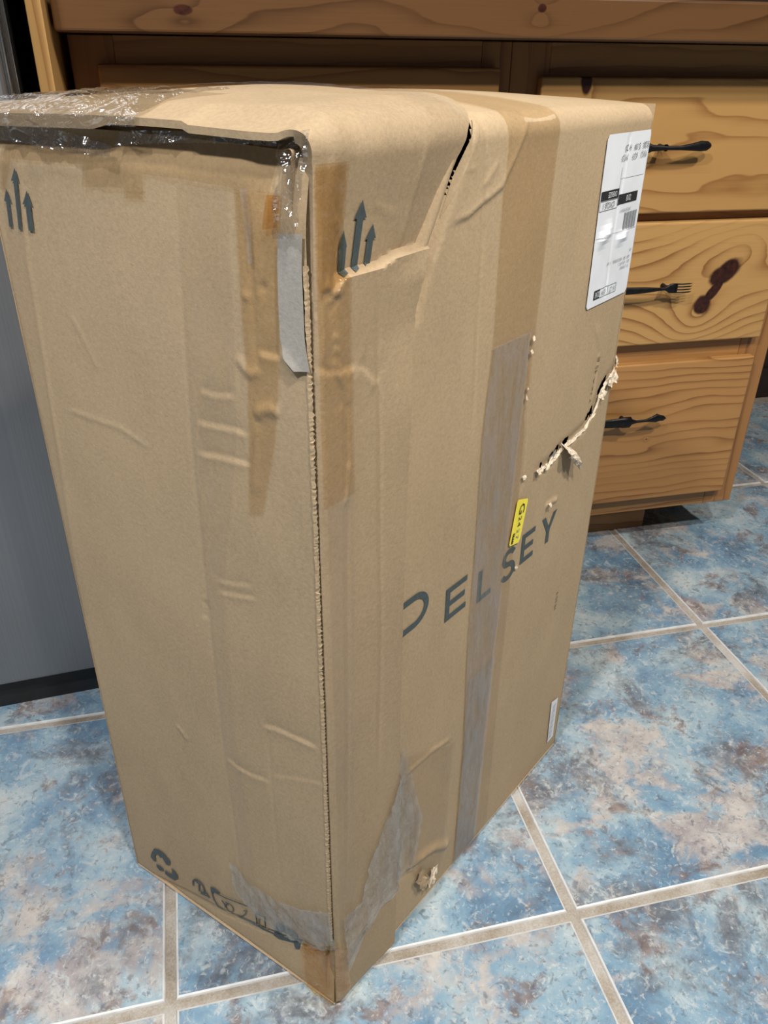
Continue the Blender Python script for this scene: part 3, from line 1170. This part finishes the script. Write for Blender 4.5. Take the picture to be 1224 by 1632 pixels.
def line_decal(name, pts, w):
    return decal(name, S_left, L2(thick(pts, w)), M_ink, off=0.0014, cell=0)


ring_decal('printed_ring', 317, 1412, 9, 9, 0.75, 2.2, 150, 430)
line_decal('printed_stroke', [(312, 1402), (318, 1408), (318, 1418), (326, 1424)], 2.2)
line_decal('printed_stroke', [(322, 1424), (328, 1421), (334, 1430)], 2.4)
line_decal('printed_stroke', [(325, 1425), (331, 1427), (335, 1429)], 2.0)
# hanging-tag outline
decal('printed_block', S_left, L2([(336, 1412), (342, 1414), (351, 1421), (349, 1424), (343, 1422), (337, 1422)]), M_ink, off=0.0012)
line_decal('printed_stroke', [(338, 1420), (341, 1432), (348, 1444), (360, 1454), (372, 1460), (383, 1461)], 1.7)
line_decal('printed_stroke', [(345, 1422), (360, 1430), (378, 1437), (395, 1443)], 1.7)
ring_decal('printed_ring', 366, 1446, 6, 6, 0.6, 1.4)
line_decal('printed_stroke', [(354, 1434), (358, 1440), (360, 1446)], 1.6)
line_decal('printed_stroke', [(360, 1436), (364, 1442)], 1.6)
line_decal('printed_stroke', [(383, 1461), (391, 1457), (393, 1450), (388, 1451)], 1.6)
line_decal('printed_stroke', [(382, 1461), (400, 1475), (415, 1485), (432, 1493)], 1.6)
line_decal('printed_stroke', [(408, 1455), (408, 1474), (422, 1481), (422, 1461), (408, 1455)], 2.0)
line_decal('printed_stroke', [(413, 1463), (412, 1473), (416, 1474)], 1.6)
decal('printed_block', S_left, L2([(433, 1485), (440, 1478), (441, 1470), (450, 1472), (474, 1490), (474, 1517), (468, 1516), (464, 1508), (452, 1504), (440, 1500), (432, 1495)]), M_ink, off=0.0012)
decal('printed_window', S_left, L2([(450, 1484), (464, 1492), (464, 1505), (448, 1498)]), M_card, off=0.0018)
decal('printed_block', S_left, L2([(453, 1488), (461, 1493), (461, 1501), (452, 1497)]), M_ink, off=0.0023)

# smooth torn lip of the board beside the open gap
gl = [(a + 0.0030, b) for (a, b) in GAP[3:]]
gr = [(a + 0.0031 + 0.0069 * min(1, i / 2), b) for i, (a, b) in enumerate(GAP[3:])]
band('board_lip', S_main, gl[::-1], gr[::-1], M_card, n=50, m=8, off=0.0009)

# exposed grey liner on the front edge ------------------------------------------
band('torn_liner', S_left, P_L([(447, 372), (446, 420), (447, 480), (450, 540), (458, 570), (474, 590)]),
     P_L([(486, 372), (485, 420), (487, 480), (489, 540), (493, 570), (497, 592)]), M_liner, n=40, m=10, off=0.0022, label='strip of exposed grey liner paper')

# ragged fluted edge where the two walls meet
def fluted_edge():
    zz = np.cumsum(rng.uniform(0.0012, 0.0030, 340)) * 0.935 + 0.11
    zz = zz[zz < 0.775]
    v, f = [], []
    for i, z in enumerate(zz):
        am = 0.35 + 0.65 * abs(math.sin(z * 17)) * (1 if z > 0.45 else 0.6)
        k = am * (0.0006 * (1 if i % 2 else -1) + rng.uniform(-0.0007, 0.0007))
        d0 = 0.0022 + rng.uniform(-0.0006, 0.0006)
        a = S_left(d0, z, 0.0012)
        b = posL(-0.0005 + k * 0.8, z, -0.0008 + am * (0.0007 * (i % 2) + rng.uniform(0, 0.0009)))
        v += [tuple(a), tuple(b)]
        if i:
            n = 2 * i
            f.append((n - 2, n - 1, n + 1, n))
    return link_obj('fluted_edge', mesh_from(v, f, BASE), M_card, box_root)


fluted_edge()

# torn paper along the gash --------------------------------------------------------
def crumple(name, surf, centre, su, sv, ang, lift, seed, n=5, mat=None):
    r = np.random.default_rng(seed)
    g = np.linspace(-1, 1, n)
    A, B = np.meshgrid(g, g)
    A = A + r.uniform(-0.18, 0.18, A.shape)
    B = B + r.uniform(-0.18, 0.18, A.shape)
    ca, sa = math.cos(ang), math.sin(ang)
    s = centre[0] + (A * su * ca - B * sv * sa)
    z = centre[1] + (A * su * sa + B * sv * ca)
    o = 0.001 + lift * (0.25 + 0.5 * (1 - B) * 0.5 + r.uniform(0, 0.6, A.shape))
    P = surf(s, z, o)
    return link_obj(name, mesh_from(P.reshape(-1, 3), [tuple(x) for x in grid_faces(n, n)], BASE), mat or M_core, box_root)


tp = np.array(TEAR)
for i in range(len(tp) - 1):
    d = tp[i + 1] - tp[i]
    a = math.atan2(d[1], d[0])
    for k in (0.25, 0.75):
        c = tp[i] + d * k
        nrm = np.array([-d[1], d[0]]) / np.linalg.norm(d)
        crumple('torn_paper', S_main, c - nrm * 0.0018, np.linalg.norm(d) * 0.30, 0.0013 + rng.uniform(0, 0.0008), a, 0.0022, 40 + i * 3 + int(k * 4), 4)
for (u, v, su, sv, a, lf, sd) in [(984, 577, 0.005, 0.004, 0.3, 0.006, 1), (975, 598, 0.007, 0.005, 1.0, 0.006, 2), (968, 605, 0.006, 0.004, 1.1, 0.006, 3),
                                  (957, 628, 0.005, 0.003, 1.0, 0.004, 4), (855, 748, 0.005, 0.0025, 0.4, 0.004, 5), (872, 738, 0.008, 0.002, 0.5, 0.003, 6)]:
    crumple('torn_paper', S_main, toR(u, v), su, sv, a, lf, sd)


def torn_tongue():
    c0 = np.array(toR(893, 706))
    c1 = np.array(toR(913, 718))
    n, m = 9, 7
    r = np.random.default_rng(5)
    v = []
    for i in range(n):
        t = i / (n - 1)
        for j in range(m):
            k = j / (m - 1)
            base = c0 + (np.array(toR(912, 716)) - c0) * k
            dn = -0.019 * t * (0.75 + 0.35 * k)
            s = base[0] + r.uniform(-0.0012, 0.0012) + 0.003 * t
            z = base[1] + dn + r.uniform(-0.0012, 0.0012)
            off = 0.001 + 0.011 * math.sin(t * 2.2) + r.uniform(-0.0018, 0.0018) * (t > 0)
            v.append(tuple(S_main(s, z, off)))
    return link_obj('torn_tongue', mesh_from(v, [tuple(x) for x in grid_faces(n, m)], BASE), M_core, box_root)


torn_tongue()
crumple('torn_paper', S_main, toR(881, 727), 0.007, 0.0055, 0.55, 0.001, 21, 6, M_liner)
for (u, v) in ((846, 538), (844, 560), (838, 618), (836, 632), (872, 803), (833, 760), (820, 903)):
    crumple('torn_paper', S_main, toR(u, v), 0.0018, 0.0022, 0.3, 0.002, u, 3)
# crushed paper at the foot of the broad face
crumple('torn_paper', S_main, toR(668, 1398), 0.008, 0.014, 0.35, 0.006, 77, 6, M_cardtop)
crumple('torn_paper', S_main, toR(683, 1392), 0.007, 0.012, -0.3, 0.006, 78, 6, M_core)

# tape ------------------------------------------------------------------------------
M_t_clear = mat_tape('clear_packing_tape', (0.94, 0.90, 0.83), 0.0, gloss=0.02, rough=0.18)
M_t_brown = mat_tape('brown_packing_tape', (0.95, 0.89, 0.79), 0.0, gloss=0.02, rough=0.15)
M_t_amber = mat_tape('amber_packing_tape', (0.96, 0.80, 0.55), 0.0, gloss=0.06, rough=0.10, crinkle=0.9)
M_t_faint = mat_tape('old_clear_tape', (0.98, 0.97, 0.95), 0.06, gloss=0.010, rough=0.3, fres=0.05)
M_t_frost = mat_tape('frosted_tape', (0.94, 0.93, 0.92), 0.30, (0.46, 0.455, 0.45), gloss=0.02, rough=0.26, fres=0.10)
M_t_milk = mat_tape('milky_wrap', (0.92, 0.91, 0.89), 0.40, (0.47, 0.465, 0.45), gloss=0.05, rough=0.12, crinkle=1.0, cscale=60, cdist=0.008)
M_t_shine = mat_tape('crinkled_clear_wrap', (0.96, 0.95, 0.93), 0.0, (0.6, 0.62, 0.65), gloss=0.26, rough=0.12, crinkle=1.0, cscale=34, fres=0.15, cdist=0.010)

# broad face: one long strip from top to floor, and its patches
BL = [(0.213, 0.004), (0.2155, 0.10), (0.2155, 0.20), (0.209, 0.37), (0.210, 0.47), (0.2065, 0.58), (0.2125, 0.66), (0.2105, 0.75), (0.213, 0.83)]
BR = [(0.2915, 0.004), (0.290, 0.10), (0.2885, 0.20), (0.2875, 0.34), (0.2855, 0.46), (0.2825, 0.57), (0.2827, 0.65), (0.286, 0.76), (0.290, 0.83)]
TOPL = [(0.214, p) for p in (0.85, 0.90, 1.0, PT - 0.12)]
TOPR = [(0.290, p) for p in (0.85, 0.90, 1.0, PT - 0.12)]
band('packing_tape', S_main, BL + TOPL, BR + TOPR, M_t_clear, n=150, m=14, off=0.0007, wr=0.0003, wscale=30)
# scuffed grey half of the strip
band('packing_tape', S_main, [(0.2165, 0.006), (0.2175, 0.20), (0.209, 0.37), (0.210, 0.47), (0.2065, 0.58), (0.2125, 0.66)],
     [(0.262, 0.006), (0.262, 0.20), (0.268, 0.34), (0.270, 0.46), (0.272, 0.57), (0.274, 0.66)], M_t_frost, n=90, m=10, off=0.0013, wr=0.0003)
band('packing_tape', S_main, [(0.2165, 0.006), (0.2175, 0.30)], [(0.262, 0.006), (0.268, 0.30)], M_t_frost, n=40, m=10, off=0.0018, wr=0.0003)
# clear patch low down
band('packing_tape', S_main, P_R([(640, 1205), (640, 1300), (650, 1390)]), P_R([(722, 1180), (712, 1290), (700, 1390)]), M_t_clear, n=40, m=30, off=0.0014, wr=0.0014, wscale=45, seed=3)
# milky wrap round the foot of the front edge
band('stretch_wrap', S_any, P_R([(637, 1185), (606, 1290), (578, 1370), (566, 1430), (536, 1455)]), P_R([(648, 1215), (668, 1300), (656, 1372), (590, 1440), (546, 1540)]), M_t_milk, n=60, m=30, off=0.0020, wr=0.0022, wscale=50, seed=8, ragged=0.001)
band('stretch_wrap', S_left, P_L([(368, 1366), (400, 1405), (445, 1432), (490, 1446), (530, 1450)]), P_L([(376, 1412), (405, 1452), (440, 1480), (480, 1503), (536, 1516)]), M_t_milk, n=60, m=20, off=0.0020, wr=0.0020, wscale=50, seed=12, ragged=0.001)
# amber tape over the crushed corner
band('packing_tape', S_left, P_L([(478, 1500), (484, 1540), (490, 1572)]), P_L([(533, 1508), (534, 1550), (534, 1596)]), M_t_amber, n=30, m=20, off=0.0030, wr=0.0022, wscale=40, seed=5)
band('packing_tape', S_flap, P_F([(534, 1512), (536, 1550), (538, 1590)]), P_F([(552, 1505), (550, 1540), (556, 1575)]), M_t_amber, n=30, m=12, off=0.0026, wr=0.0018, wscale=40, seed=6)
# corner seam on the broad face, upper part: brown tape over the front edge
band('packing_tape', S_flap, [(0.004, 0.815), (0.0035, 0.77), (0.0035, 0.70), (0.0035, 0.60)], [(0.030, 0.815), (0.030, 0.77), (0.032, 0.70), (0.034, 0.60)], M_t_brown, n=60, m=12, off=0.0008, wr=0.0006, wscale=70)
band('packing_tape', S_flap, [(0.004, 0.815), (0.0035, 0.745)], [(0.027, 0.815), (0.027, 0.750)], M_t_brown, n=40, m=12, off=0.0015, wr=0.0012, wscale=90)
band('packing_tape', S_flap, [(0.0035, 0.60), (0.0035, 0.30), (0.0035, 0.12)], [(0.034, 0.60), (0.030, 0.30), (0.030, 0.12)], M_t_faint, n=40, m=8, off=0.0007)

# narrow face
band('packing_tape', S_left, P_L([(2, 200), (20, 252), (70, 257), (136, 261)])[1:] , P_L([(20, 205), (70, 215), (136, 222)]), M_t_clear, n=30, m=14, off=0.0014, wr=0.0006, wscale=50)
band('packing_tape', S_left, P_L([(136, 297), (180, 298), (232, 299)]), P_L([(136, 218), (180, 220), (232, 215)]), M_t_clear, n=30, m=14, off=0.0016, wr=0.0010, wscale=60, seed=2, ragged=0.0006)
band('packing_tape', S_left, P_L([(201, 315), (232, 317)]), P_L([(201, 298), (232, 299)]), M_t_clear, n=8, m=6, off=0.0016)
band('packing_tape', S_left, P_L([(232, 277), (290, 284), (350, 294), (430, 309)]), P_L([(232, 215), (290, 216), (350, 217), (438, 220)]), M_t_clear, n=50, m=18, off=0.0015, wr=0.0010, wscale=60, seed=4)
band('packing_tape', S_left, P_L([(2, 260), (14, 420), (36, 560), (80, 760), (130, 980)]), P_L([(24, 255), (44, 420), (66, 560), (104, 760), (140, 980)]), M_t_faint, n=60, m=6, off=0.0010)
band('packing_tape', S_left, P_L([(2, 230), (4, 300)]), P_L([(24, 228), (12, 302)]), M_t_clear, n=12, m=6, off=0.0016)
band('packing_tape', S_left, P_L([(283, 285), (292, 500), (305, 700), (330, 950), (355, 1180), (388, 1410)]), P_L([(362, 300), (372, 500), (378, 700), (355, 950), (378, 1180), (410, 1410)]), M_t_faint, n=70, m=8, off=0.0010)
band('packing_tape', S_left, P_L([(375, 300), (382, 420), (388, 520), (396, 600), (398, 700), (398, 820)]), P_L([(446, 310), (446, 420), (446, 520), (446, 600), (440, 700), (420, 820)]), M_t_brown, n=60, m=12, off=0.0010, wr=0.0004)
band('packing_tape', S_left, P_L([(386, 300), (392, 340), (398, 420)]), P_L([(396, 300), (402, 340), (406, 420)]), M_t_frost, n=24, m=5, off=0.0016, wr=0.0008)
band('packing_tape', S_left, P_L([(424, 310), (424, 365)]), P_L([(446, 312), (446, 362)]), M_t_amber, n=16, m=8, off=0.0016, wr=0.0012)
# shiny crinkled wrap: along the lip and down the front edge
band('stretch_wrap', S_left, P_L([(438, 212), (441, 270), (444, 330), (446, 378)]), P_L([(492, 206), (490, 270), (488, 330), (486, 378)]), M_t_shine, n=50, m=24, off=0.0030, wr=0.0045, wscale=55, seed=21)
band('stretch_wrap', S_left, P_L([(2, 196), (60, 200), (120, 210), (190, 232)]), P_L([(2, 222), (60, 230), (120, 242), (190, 248)]), M_t_shine, n=50, m=16, off=0.0060, wr=0.0040, wscale=50, seed=25)
band('stretch_wrap', S_left, P_L([(190, 208), (260, 208), (340, 211), (438, 216)]), P_L([(190, 232), (260, 228), (340, 228), (438, 234)]), M_t_shine, n=60, m=14, off=0.0040, wr=0.0035, wscale=60, seed=28)


def lip_wrap():
    """clear wrap stretched over the hanging lip and the top of the box"""
    p = np.linspace(PB + 0.105, PT, 60)
    k = np.linspace(0, 1, 30)
    lipd = np.interp(p, [PA, PB, PB + 0.02, PB + 0.10, PB + 0.135, PB + 0.15, PT], [0.004, 0.004, 0.0042, 0.0045, 0.005, 0.0080, 0.0080])
    v = []
    for i, pp in enumerate(p):
        s0 = float(np.interp(pp, [0, 0.70, 0.76, 0.81, PA + 0.002, PA + 0.02, PB + 0.02, PT], [0.002, 0.002, 0.003, 0.004, 0.003, -0.003, -0.006, -0.006]))
        for kk in k:
            w = 0.0030 * max(0, 1 - abs(mnoise.noise((pp * 45, kk * 4, 3.3))) * 2.4) + 0.0012 * max(0, mnoise.noise((pp * 130, kk * 9, 1.3)))
            if kk < 0.35:           # hanging part
                t = kk / 0.35
                q = posR(s0 - 0.0018 - w, pp, float(h_flap(s0, pp)) - lipd[i] * (1 - t))
            else:
                t = (kk - 0.35) / 0.65
                s = s0 - 0.0018 + t * 0.075
                q = posR(s, pp, float(h_flap(max(s, s0), pp)) + 0.0010 + w)
            v.append(tuple(q))
    return link_obj('stretch_wrap', mesh_from(v, [tuple(x) for x in grid_faces(60, 30)], BASE), M_t_shine, box_root, smooth=True)


lip_wrap()
# raised double seam across the top
band('seam_strip', S_flap, [(0.118, p) for p in (PA + 0.012, 0.86, 0.95, PT - 0.004)], [(0.152, p) for p in (PA + 0.012, 0.86, 0.95, PT - 0.004)], M_t_faint, n=50, m=8, off=0.0016, wr=0.0006, wscale=40)


# ================================================================ KITCHEN CABINETS
YD, YF = 0.708, 0.727          # drawer fronts, face frame


def K(u, v, ra, rb, ang, defl, base):
    q = on_y(u, v, YD)
    return (q[0] - base[0], q[2] - base[2], ra, rb, ang, defl)


CB = (0.86, 1.0, 0.0)
M_frame = mat_pine('pine_face_frame', (0.38, 0.19, 0.062), (0.22, 0.095, 0.028), 260, 6, seed=2.0)
M_stile = mat_pine('pine_stile', (0.33, 0.155, 0.05), (0.19, 0.075, 0.022), 260, 5, seed=5.0, vertical=True)
M_d1 = mat_pine('pine_drawer_upper', (0.43, 0.235, 0.078), (0.28, 0.13, 0.038), 150, 10, [K(935, 130, 0.009, 0.018, 0.1, 8, CB)], seed=1.3)
M_d2 = mat_pine('pine_drawer_middle', (0.47, 0.265, 0.092), (0.24, 0.105, 0.03), 330, 6,
                [K(1156, 434, 0.034, 0.018, 0.60, 14, CB), K(1119, 486, 0.0175, 0.0175, 0, 9, CB), K(1137, 464, 0.026, 0.010, 0.95, 2, CB)], seed=3.1)
M_d3 = mat_pine('pine_drawer_lower', (0.41, 0.205, 0.066), (0.21, 0.085, 0.022), 330, 11, [K(1030, 700, 0.002, 0.0015, 0, 3, CB)], seed=6.2)
M_dark = plain('dark_cavity_board', (0.05, 0.032, 0.02), 0.8)
M_iron = plain('blackened_metal', (0.022, 0.021, 0.022), 0.42, 0.75, var=0.3, scale=120)

cab = thing('drawer_cabinet', 'knotty pine drawer cabinet with three drawers and dark cutlery-shaped pulls', 'cabinet', CB)
XR = 1.130
box('carcass', (0.600, 0.745, 0.085), (XR - 0.004, 1.40, 0.888), M_frame, cab)
box('stile', (1.068, YF, 0.083), (XR, 0.745, 0.888), M_stile, cab, 0.0015)
box('stile', (0.580, YF, 0.083), (0.640, 0.745, 0.888), M_stile, cab, 0.0015)
for (z0, z1) in ((0.83, 0.888), (0.618, 0.668), (0.385, 0.448), (0.083, 0.135)):
    box('rail', (0.640, YF + 0.0005, z0), (1.068, 0.7455, z1), M_frame, cab, 0.001)
box('toe_kick', (0.600, 0.795, 0.0), (0.985, 0.815, 0.085), M_frame, cab)
box('plinth_side', (0.965, 0.815, 0.0), (0.985, 1.36, 0.085), M_dark, cab)
drawers = []
for (z0, z1, m) in ((0.652, 0.845, M_d1), (0.433, 0.638, M_d2), (0.119, 0.398, M_d3)):
    drawers.append(box('drawer_front', (0.622, YD, z0), (1.092, YF - 0.0003, z1), m, cab, 0.0035, 3))


def sweep(bm, pts, org):
    """flat-section bar: pts = (x, y, z, half width in z, half thickness in y)"""
    rings = []
    for (x, y, z, w, t) in pts:
        r = []
        for i in range(10):
            a = 2 * math.pi * i / 10
            r.append(bm.verts.new((x - org[0], y - org[1] + t * math.cos(a), z - org[2] + w * math.sin(a))))
        rings.append(r)
    for a, b in zip(rings, rings[1:]):
        for i in range(10):
            j = (i + 1) % 10
            bm.faces.new((a[i], a[j], b[j], b[i]))
    bm.faces.new(rings[0][::-1])
    bm.faces.new(rings[-1])


def post(bm, x, z, y0, y1, r, org):
    rings = []
    for y, k in ((y0, 1.0), ((y0 + y1) / 2, 0.75), (y1, 1.15)):
        rings.append([bm.verts.new((x - org[0] + r * k * math.cos(2 * math.pi * i / 10), y - org[1], z - org[2] + r * k * math.sin(2 * math.pi * i / 10))) for i in range(10)])
    for a, b in zip(rings, rings[1:]):
        for i in range(10):
            j = (i + 1) % 10
            bm.faces.new((a[i], a[j], b[j], b[i]))


def pull(name, drawer, pts, posts, extra=(), dx=-0.010):
    org = parent_base(drawer)
    pts = [(x + dx, *q) for (x, *q) in pts]
    extra = [[(x + dx, *q) for (x, *q) in e] for e in extra]
    posts = [(x + dx, z) for (x, z) in posts]
    bm = bmesh.new()
    sweep(bm, pts, org)
    for e in extra:
        sweep(bm, e, org)
    for (x, z) in posts:
        post(bm, x, z, YD + 0.001, YD - 0.020, 0.0045, org)
    bmesh.ops.recalc_face_normals(bm, faces=bm.faces[:])
    me = bpy.data.meshes.new(name)
    bm.to_mesh(me)
    bm.free()
    return link_obj(name, me, M_iron, drawer, smooth=True)


yb = YD - 0.021
z = 0.751
o = pull('spoon_pull', drawers[0], [(0.735, yb, z, 0.001, 0.001), (0.740, yb, z, 0.009, 0.002), (0.752, yb + 0.003, z, 0.015, 0.002), (0.770, yb + 0.005, z, 0.018, 0.002), (0.788, yb + 0.004, z, 0.016, 0.002),
                                (0.802, yb + 0.001, z, 0.010, 0.0025), (0.812, yb, z, 0.005, 0.003), (0.835, yb - 0.002, z, 0.0032, 0.0025), (0.858, yb - 0.003, z, 0.0034, 0.0025), (0.878, yb - 0.002, z + 0.001, 0.0055, 0.0028),
                                (0.894, yb, z + 0.002, 0.0078, 0.003), (0.906, yb + 0.001, z + 0.002, 0.0070, 0.003), (0.912, yb + 0.002, z + 0.002, 0.0035, 0.002), (0.9135, yb + 0.002, z + 0.002, 0.0008, 0.001)],
     [(0.775, z), (0.836, z)])
o['label'] = 'blackened spoon-shaped drawer pull'
# the shoulder beside the carton
z = 0.536
tines = []
for k in (-1.5, -0.5, 0.5, 1.5):
    zz = z + k * 0.0046
    tines.append([(0.898, yb, zz, 0.0012, 0.0012), (0.910, yb - 0.002, zz, 0.0012, 0.0012), (0.922, yb - 0.001, zz, 0.0011, 0.0011), (0.928, yb + 0.001, zz, 0.0004, 0.0004)])
o = pull('fork_pull', drawers[1], [(0.748, yb, z, 0.001, 0.001), (0.752, yb, z, 0.005, 0.0022), (0.770, yb - 0.001, z, 0.0075, 0.0028), (0.800, yb - 0.002, z, 0.0065, 0.0028), (0.840, yb - 0.002, z, 0.0050, 0.0028),
                               (0.864, yb - 0.001, z, 0.0030, 0.0025), (0.876, yb, z, 0.0024, 0.0025), (0.881, yb, z, 0.0045, 0.0022), (0.886, yb + 0.0005, z, 0.0078, 0.002), (0.892, yb + 0.001, z, 0.0085, 0.0018), (0.900, yb, z, 0.0085, 0.0012)],
     [(0.785, z), (0.885, z)], tines)
o['label'] = 'blackened fork-shaped drawer pull'
z = 0.298
o = pull('knife_pull', drawers[2], [(0.735, yb, z, 0.001, 0.001), (0.742, yb, z, 0.006, 0.002), (0.77, yb, z, 0.008, 0.002), (0.81, yb, z, 0.008, 0.002), (0.838, yb, z, 0.0095, 0.003), (0.842, yb, z, 0.0105, 0.0045), (0.856, yb, z, 0.0105, 0.0045), (0.860, yb, z, 0.0050, 0.003),
                                (0.868, yb - 0.001, z, 0.0026, 0.0025), (0.885, yb - 0.002, z + 0.001, 0.0024, 0.0025), (0.897, yb - 0.001, z + 0.002, 0.0050, 0.0028), (0.908, yb, z + 0.0035, 0.0085, 0.003), (0.915, yb, z + 0.003, 0.0060, 0.003), (0.922, yb, z + 0.002, 0.0052, 0.0025), (0.928, yb + 0.001, z + 0.001, 0.001, 0.001)],
     [(0.77, z), (0.849, z)])
o['label'] = 'blackened knife-shaped drawer pull'

# cabinet with the door, mostly hidden behind the carton
SB = (0.28, 1.0, 0.0)
M_door0 = mat_pine('pine_door_left', (0.36, 0.18, 0.055), (0.22, 0.095, 0.028), 240, 8, seed=8.4)
c2 = thing('base_cabinet', 'pine base cabinet front in shade behind the carton', 'cabinet', SB)
box('carcass', (-0.020, 0.745, 0.085), (0.5795, 1.40, 0.888), M_frame, c2)
box('stile', (-0.020, YF, 0.083), (0.035, 0.745, 0.888), M_stile, c2, 0.0015)
box('stile', (0.535, YF, 0.083), (0.5795, 0.745, 0.888), M_stile, c2, 0.0015)
box('rail', (0.035, YF + 0.0005, 0.84), (0.535, 0.7455, 0.888), M_frame, c2, 0.001)
box('rail', (0.035, YF + 0.0005, 0.083), (0.535, 0.7455, 0.135), M_frame, c2, 0.001)
box('toe_kick', (-0.020, 0.795, 0.0), (0.5795, 0.815, 0.085), M_frame, c2)
box('drawer_front', (0.012, YD, 0.655), (0.558, YF - 0.0003, 0.8555), M_door0, c2, 0.0035, 3)
box('door', (0.012, YD, 0.119), (0.558, YF - 0.0003, 0.640), M_door0, c2, 0.0035, 3)

# counter
M_edge = mat_pine('darkened_counter_edge', (0.125, 0.058, 0.021), (0.070, 0.030, 0.010), 170, 10, [K(290, 20, 0.012, 0.006, 0, 8, (0.55, 1.0, 0.89)), K(832, 17, 0.006, 0.005, 0, 6, (0.55, 1.0, 0.89))], seed=4.7, rough=0.3)  # brown base darkened to stand in for weaker light on the edge board
ctr = thing('kitchen_counter', 'thick brown wooden counter running across the top of the picture', 'counter', (0.55, 1.0, 0.89))
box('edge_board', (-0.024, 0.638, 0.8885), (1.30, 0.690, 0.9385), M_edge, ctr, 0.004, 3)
box('worktop', (-0.022, 0.690, 0.8895), (1.30, 1.415, 0.936), plain('dark_counter_surface', (0.03, 0.025, 0.022), 0.3), ctr)

# tall plywood end panel beside the refrigerator
ep = thing('end_panel', 'narrow upright pine end panel between refrigerator and counter', 'panel', (-0.04, 0.95, 0))
M_ply = mat_pine('plywood_edge', (0.56, 0.33, 0.12), (0.40, 0.20, 0.065), 420, 3, seed=9.0, vertical=True)
box('panel_board', (-0.046, 0.606, 0.0), (-0.030, 1.41, 2.0), M_ply, ep, 0.001)
box('edge_strip', (-0.0465, 0.600, 0.0), (-0.0295, 0.606, 2.0), M_ply, ep, 0.001)

# ================================================================ REFRIGERATOR
def mat_steel():
    t = NT('brushed_steel')
    co = t.coord()
    n = t.noise(t.mapping(co, (500, 500, 1.2)), 1.0, 3, 0.6)
    n2 = t.noise(t.mapping(co, (2, 2, 1.2)), 2.0, 3, 0.5)
    t.base(t.ramp(t.math('ADD', t.math('MULTIPLY', n, 0.4), t.math('MULTIPLY', n2, 0.6)), [(0.3, (0.23, 0.23, 0.235)), (0.7, (0.33, 0.33, 0.335))]))
    t.set(Roughness=0.42, Metallic=0.75)
    t.bump(n, 0.05, 0.0005)
    return t.m


M_steel = mat_steel()
M_chrome = plain('chrome_trim', (0.72, 0.74, 0.76), 0.18, 1.0, var=0.04)
M_gasket = plain('black_gasket', (0.012, 0.012, 0.013), 0.5, var=0.2)
FA = math.atan2(0.013, 0.128) * 0.75
fr = thing('refrigerator', 'stainless steel refrigerator with black kick plate left of the carton', 'refrigerator', (-0.058, 0.515, 0.0))
fr.rotation_euler = (0, 0, FA)


def fbox(name, lo, hi, mat, bevel=0.0, seg=3, par=None):
    bm = bmesh.new()
    bmesh.ops.create_cube(bm, size=1.0)
    for v in bm.verts:
        for i in range(3):
            v.co[i] = lo[i] if v.co[i] < 0 else hi[i]
    if bevel:
        bmesh.ops.bevel(bm, geom=list(bm.edges), offset=bevel, segments=seg, affect='EDGES', profile=0.5)
    me = bpy.data.meshes.new(name)
    bm.to_mesh(me)
    bm.free()
    return link_obj(name, me, mat, par or fr)


fbox('door', (-0.88, -0.012, 0.055), (-0.010, 0.050, 1.72), M_steel, 0.008)
fbox('edge_trim', (-0.0098, 0.002, 0.056), (-0.0045, 0.012, 1.71), M_chrome, 0.002)
fbox('gasket', (-0.87, 0.050, 0.06), (-0.008, 0.068, 1.71), M_gasket)
fbox('hinge_trim', (-0.0085, 0.068, 0.056), (-0.0025, 0.074, 1.71), M_chrome, 0.001)
fbox('cabinet_shell', (-0.88, 0.068, 0.03), (-0.009, 0.82, 1.74), plain('dark_grey_shell', (0.05, 0.052, 0.055), 0.5), 0.004)
fbox('kick_plate', (-0.87, 0.010, 0.0), (-0.012, 0.068, 0.055), M_gasket)
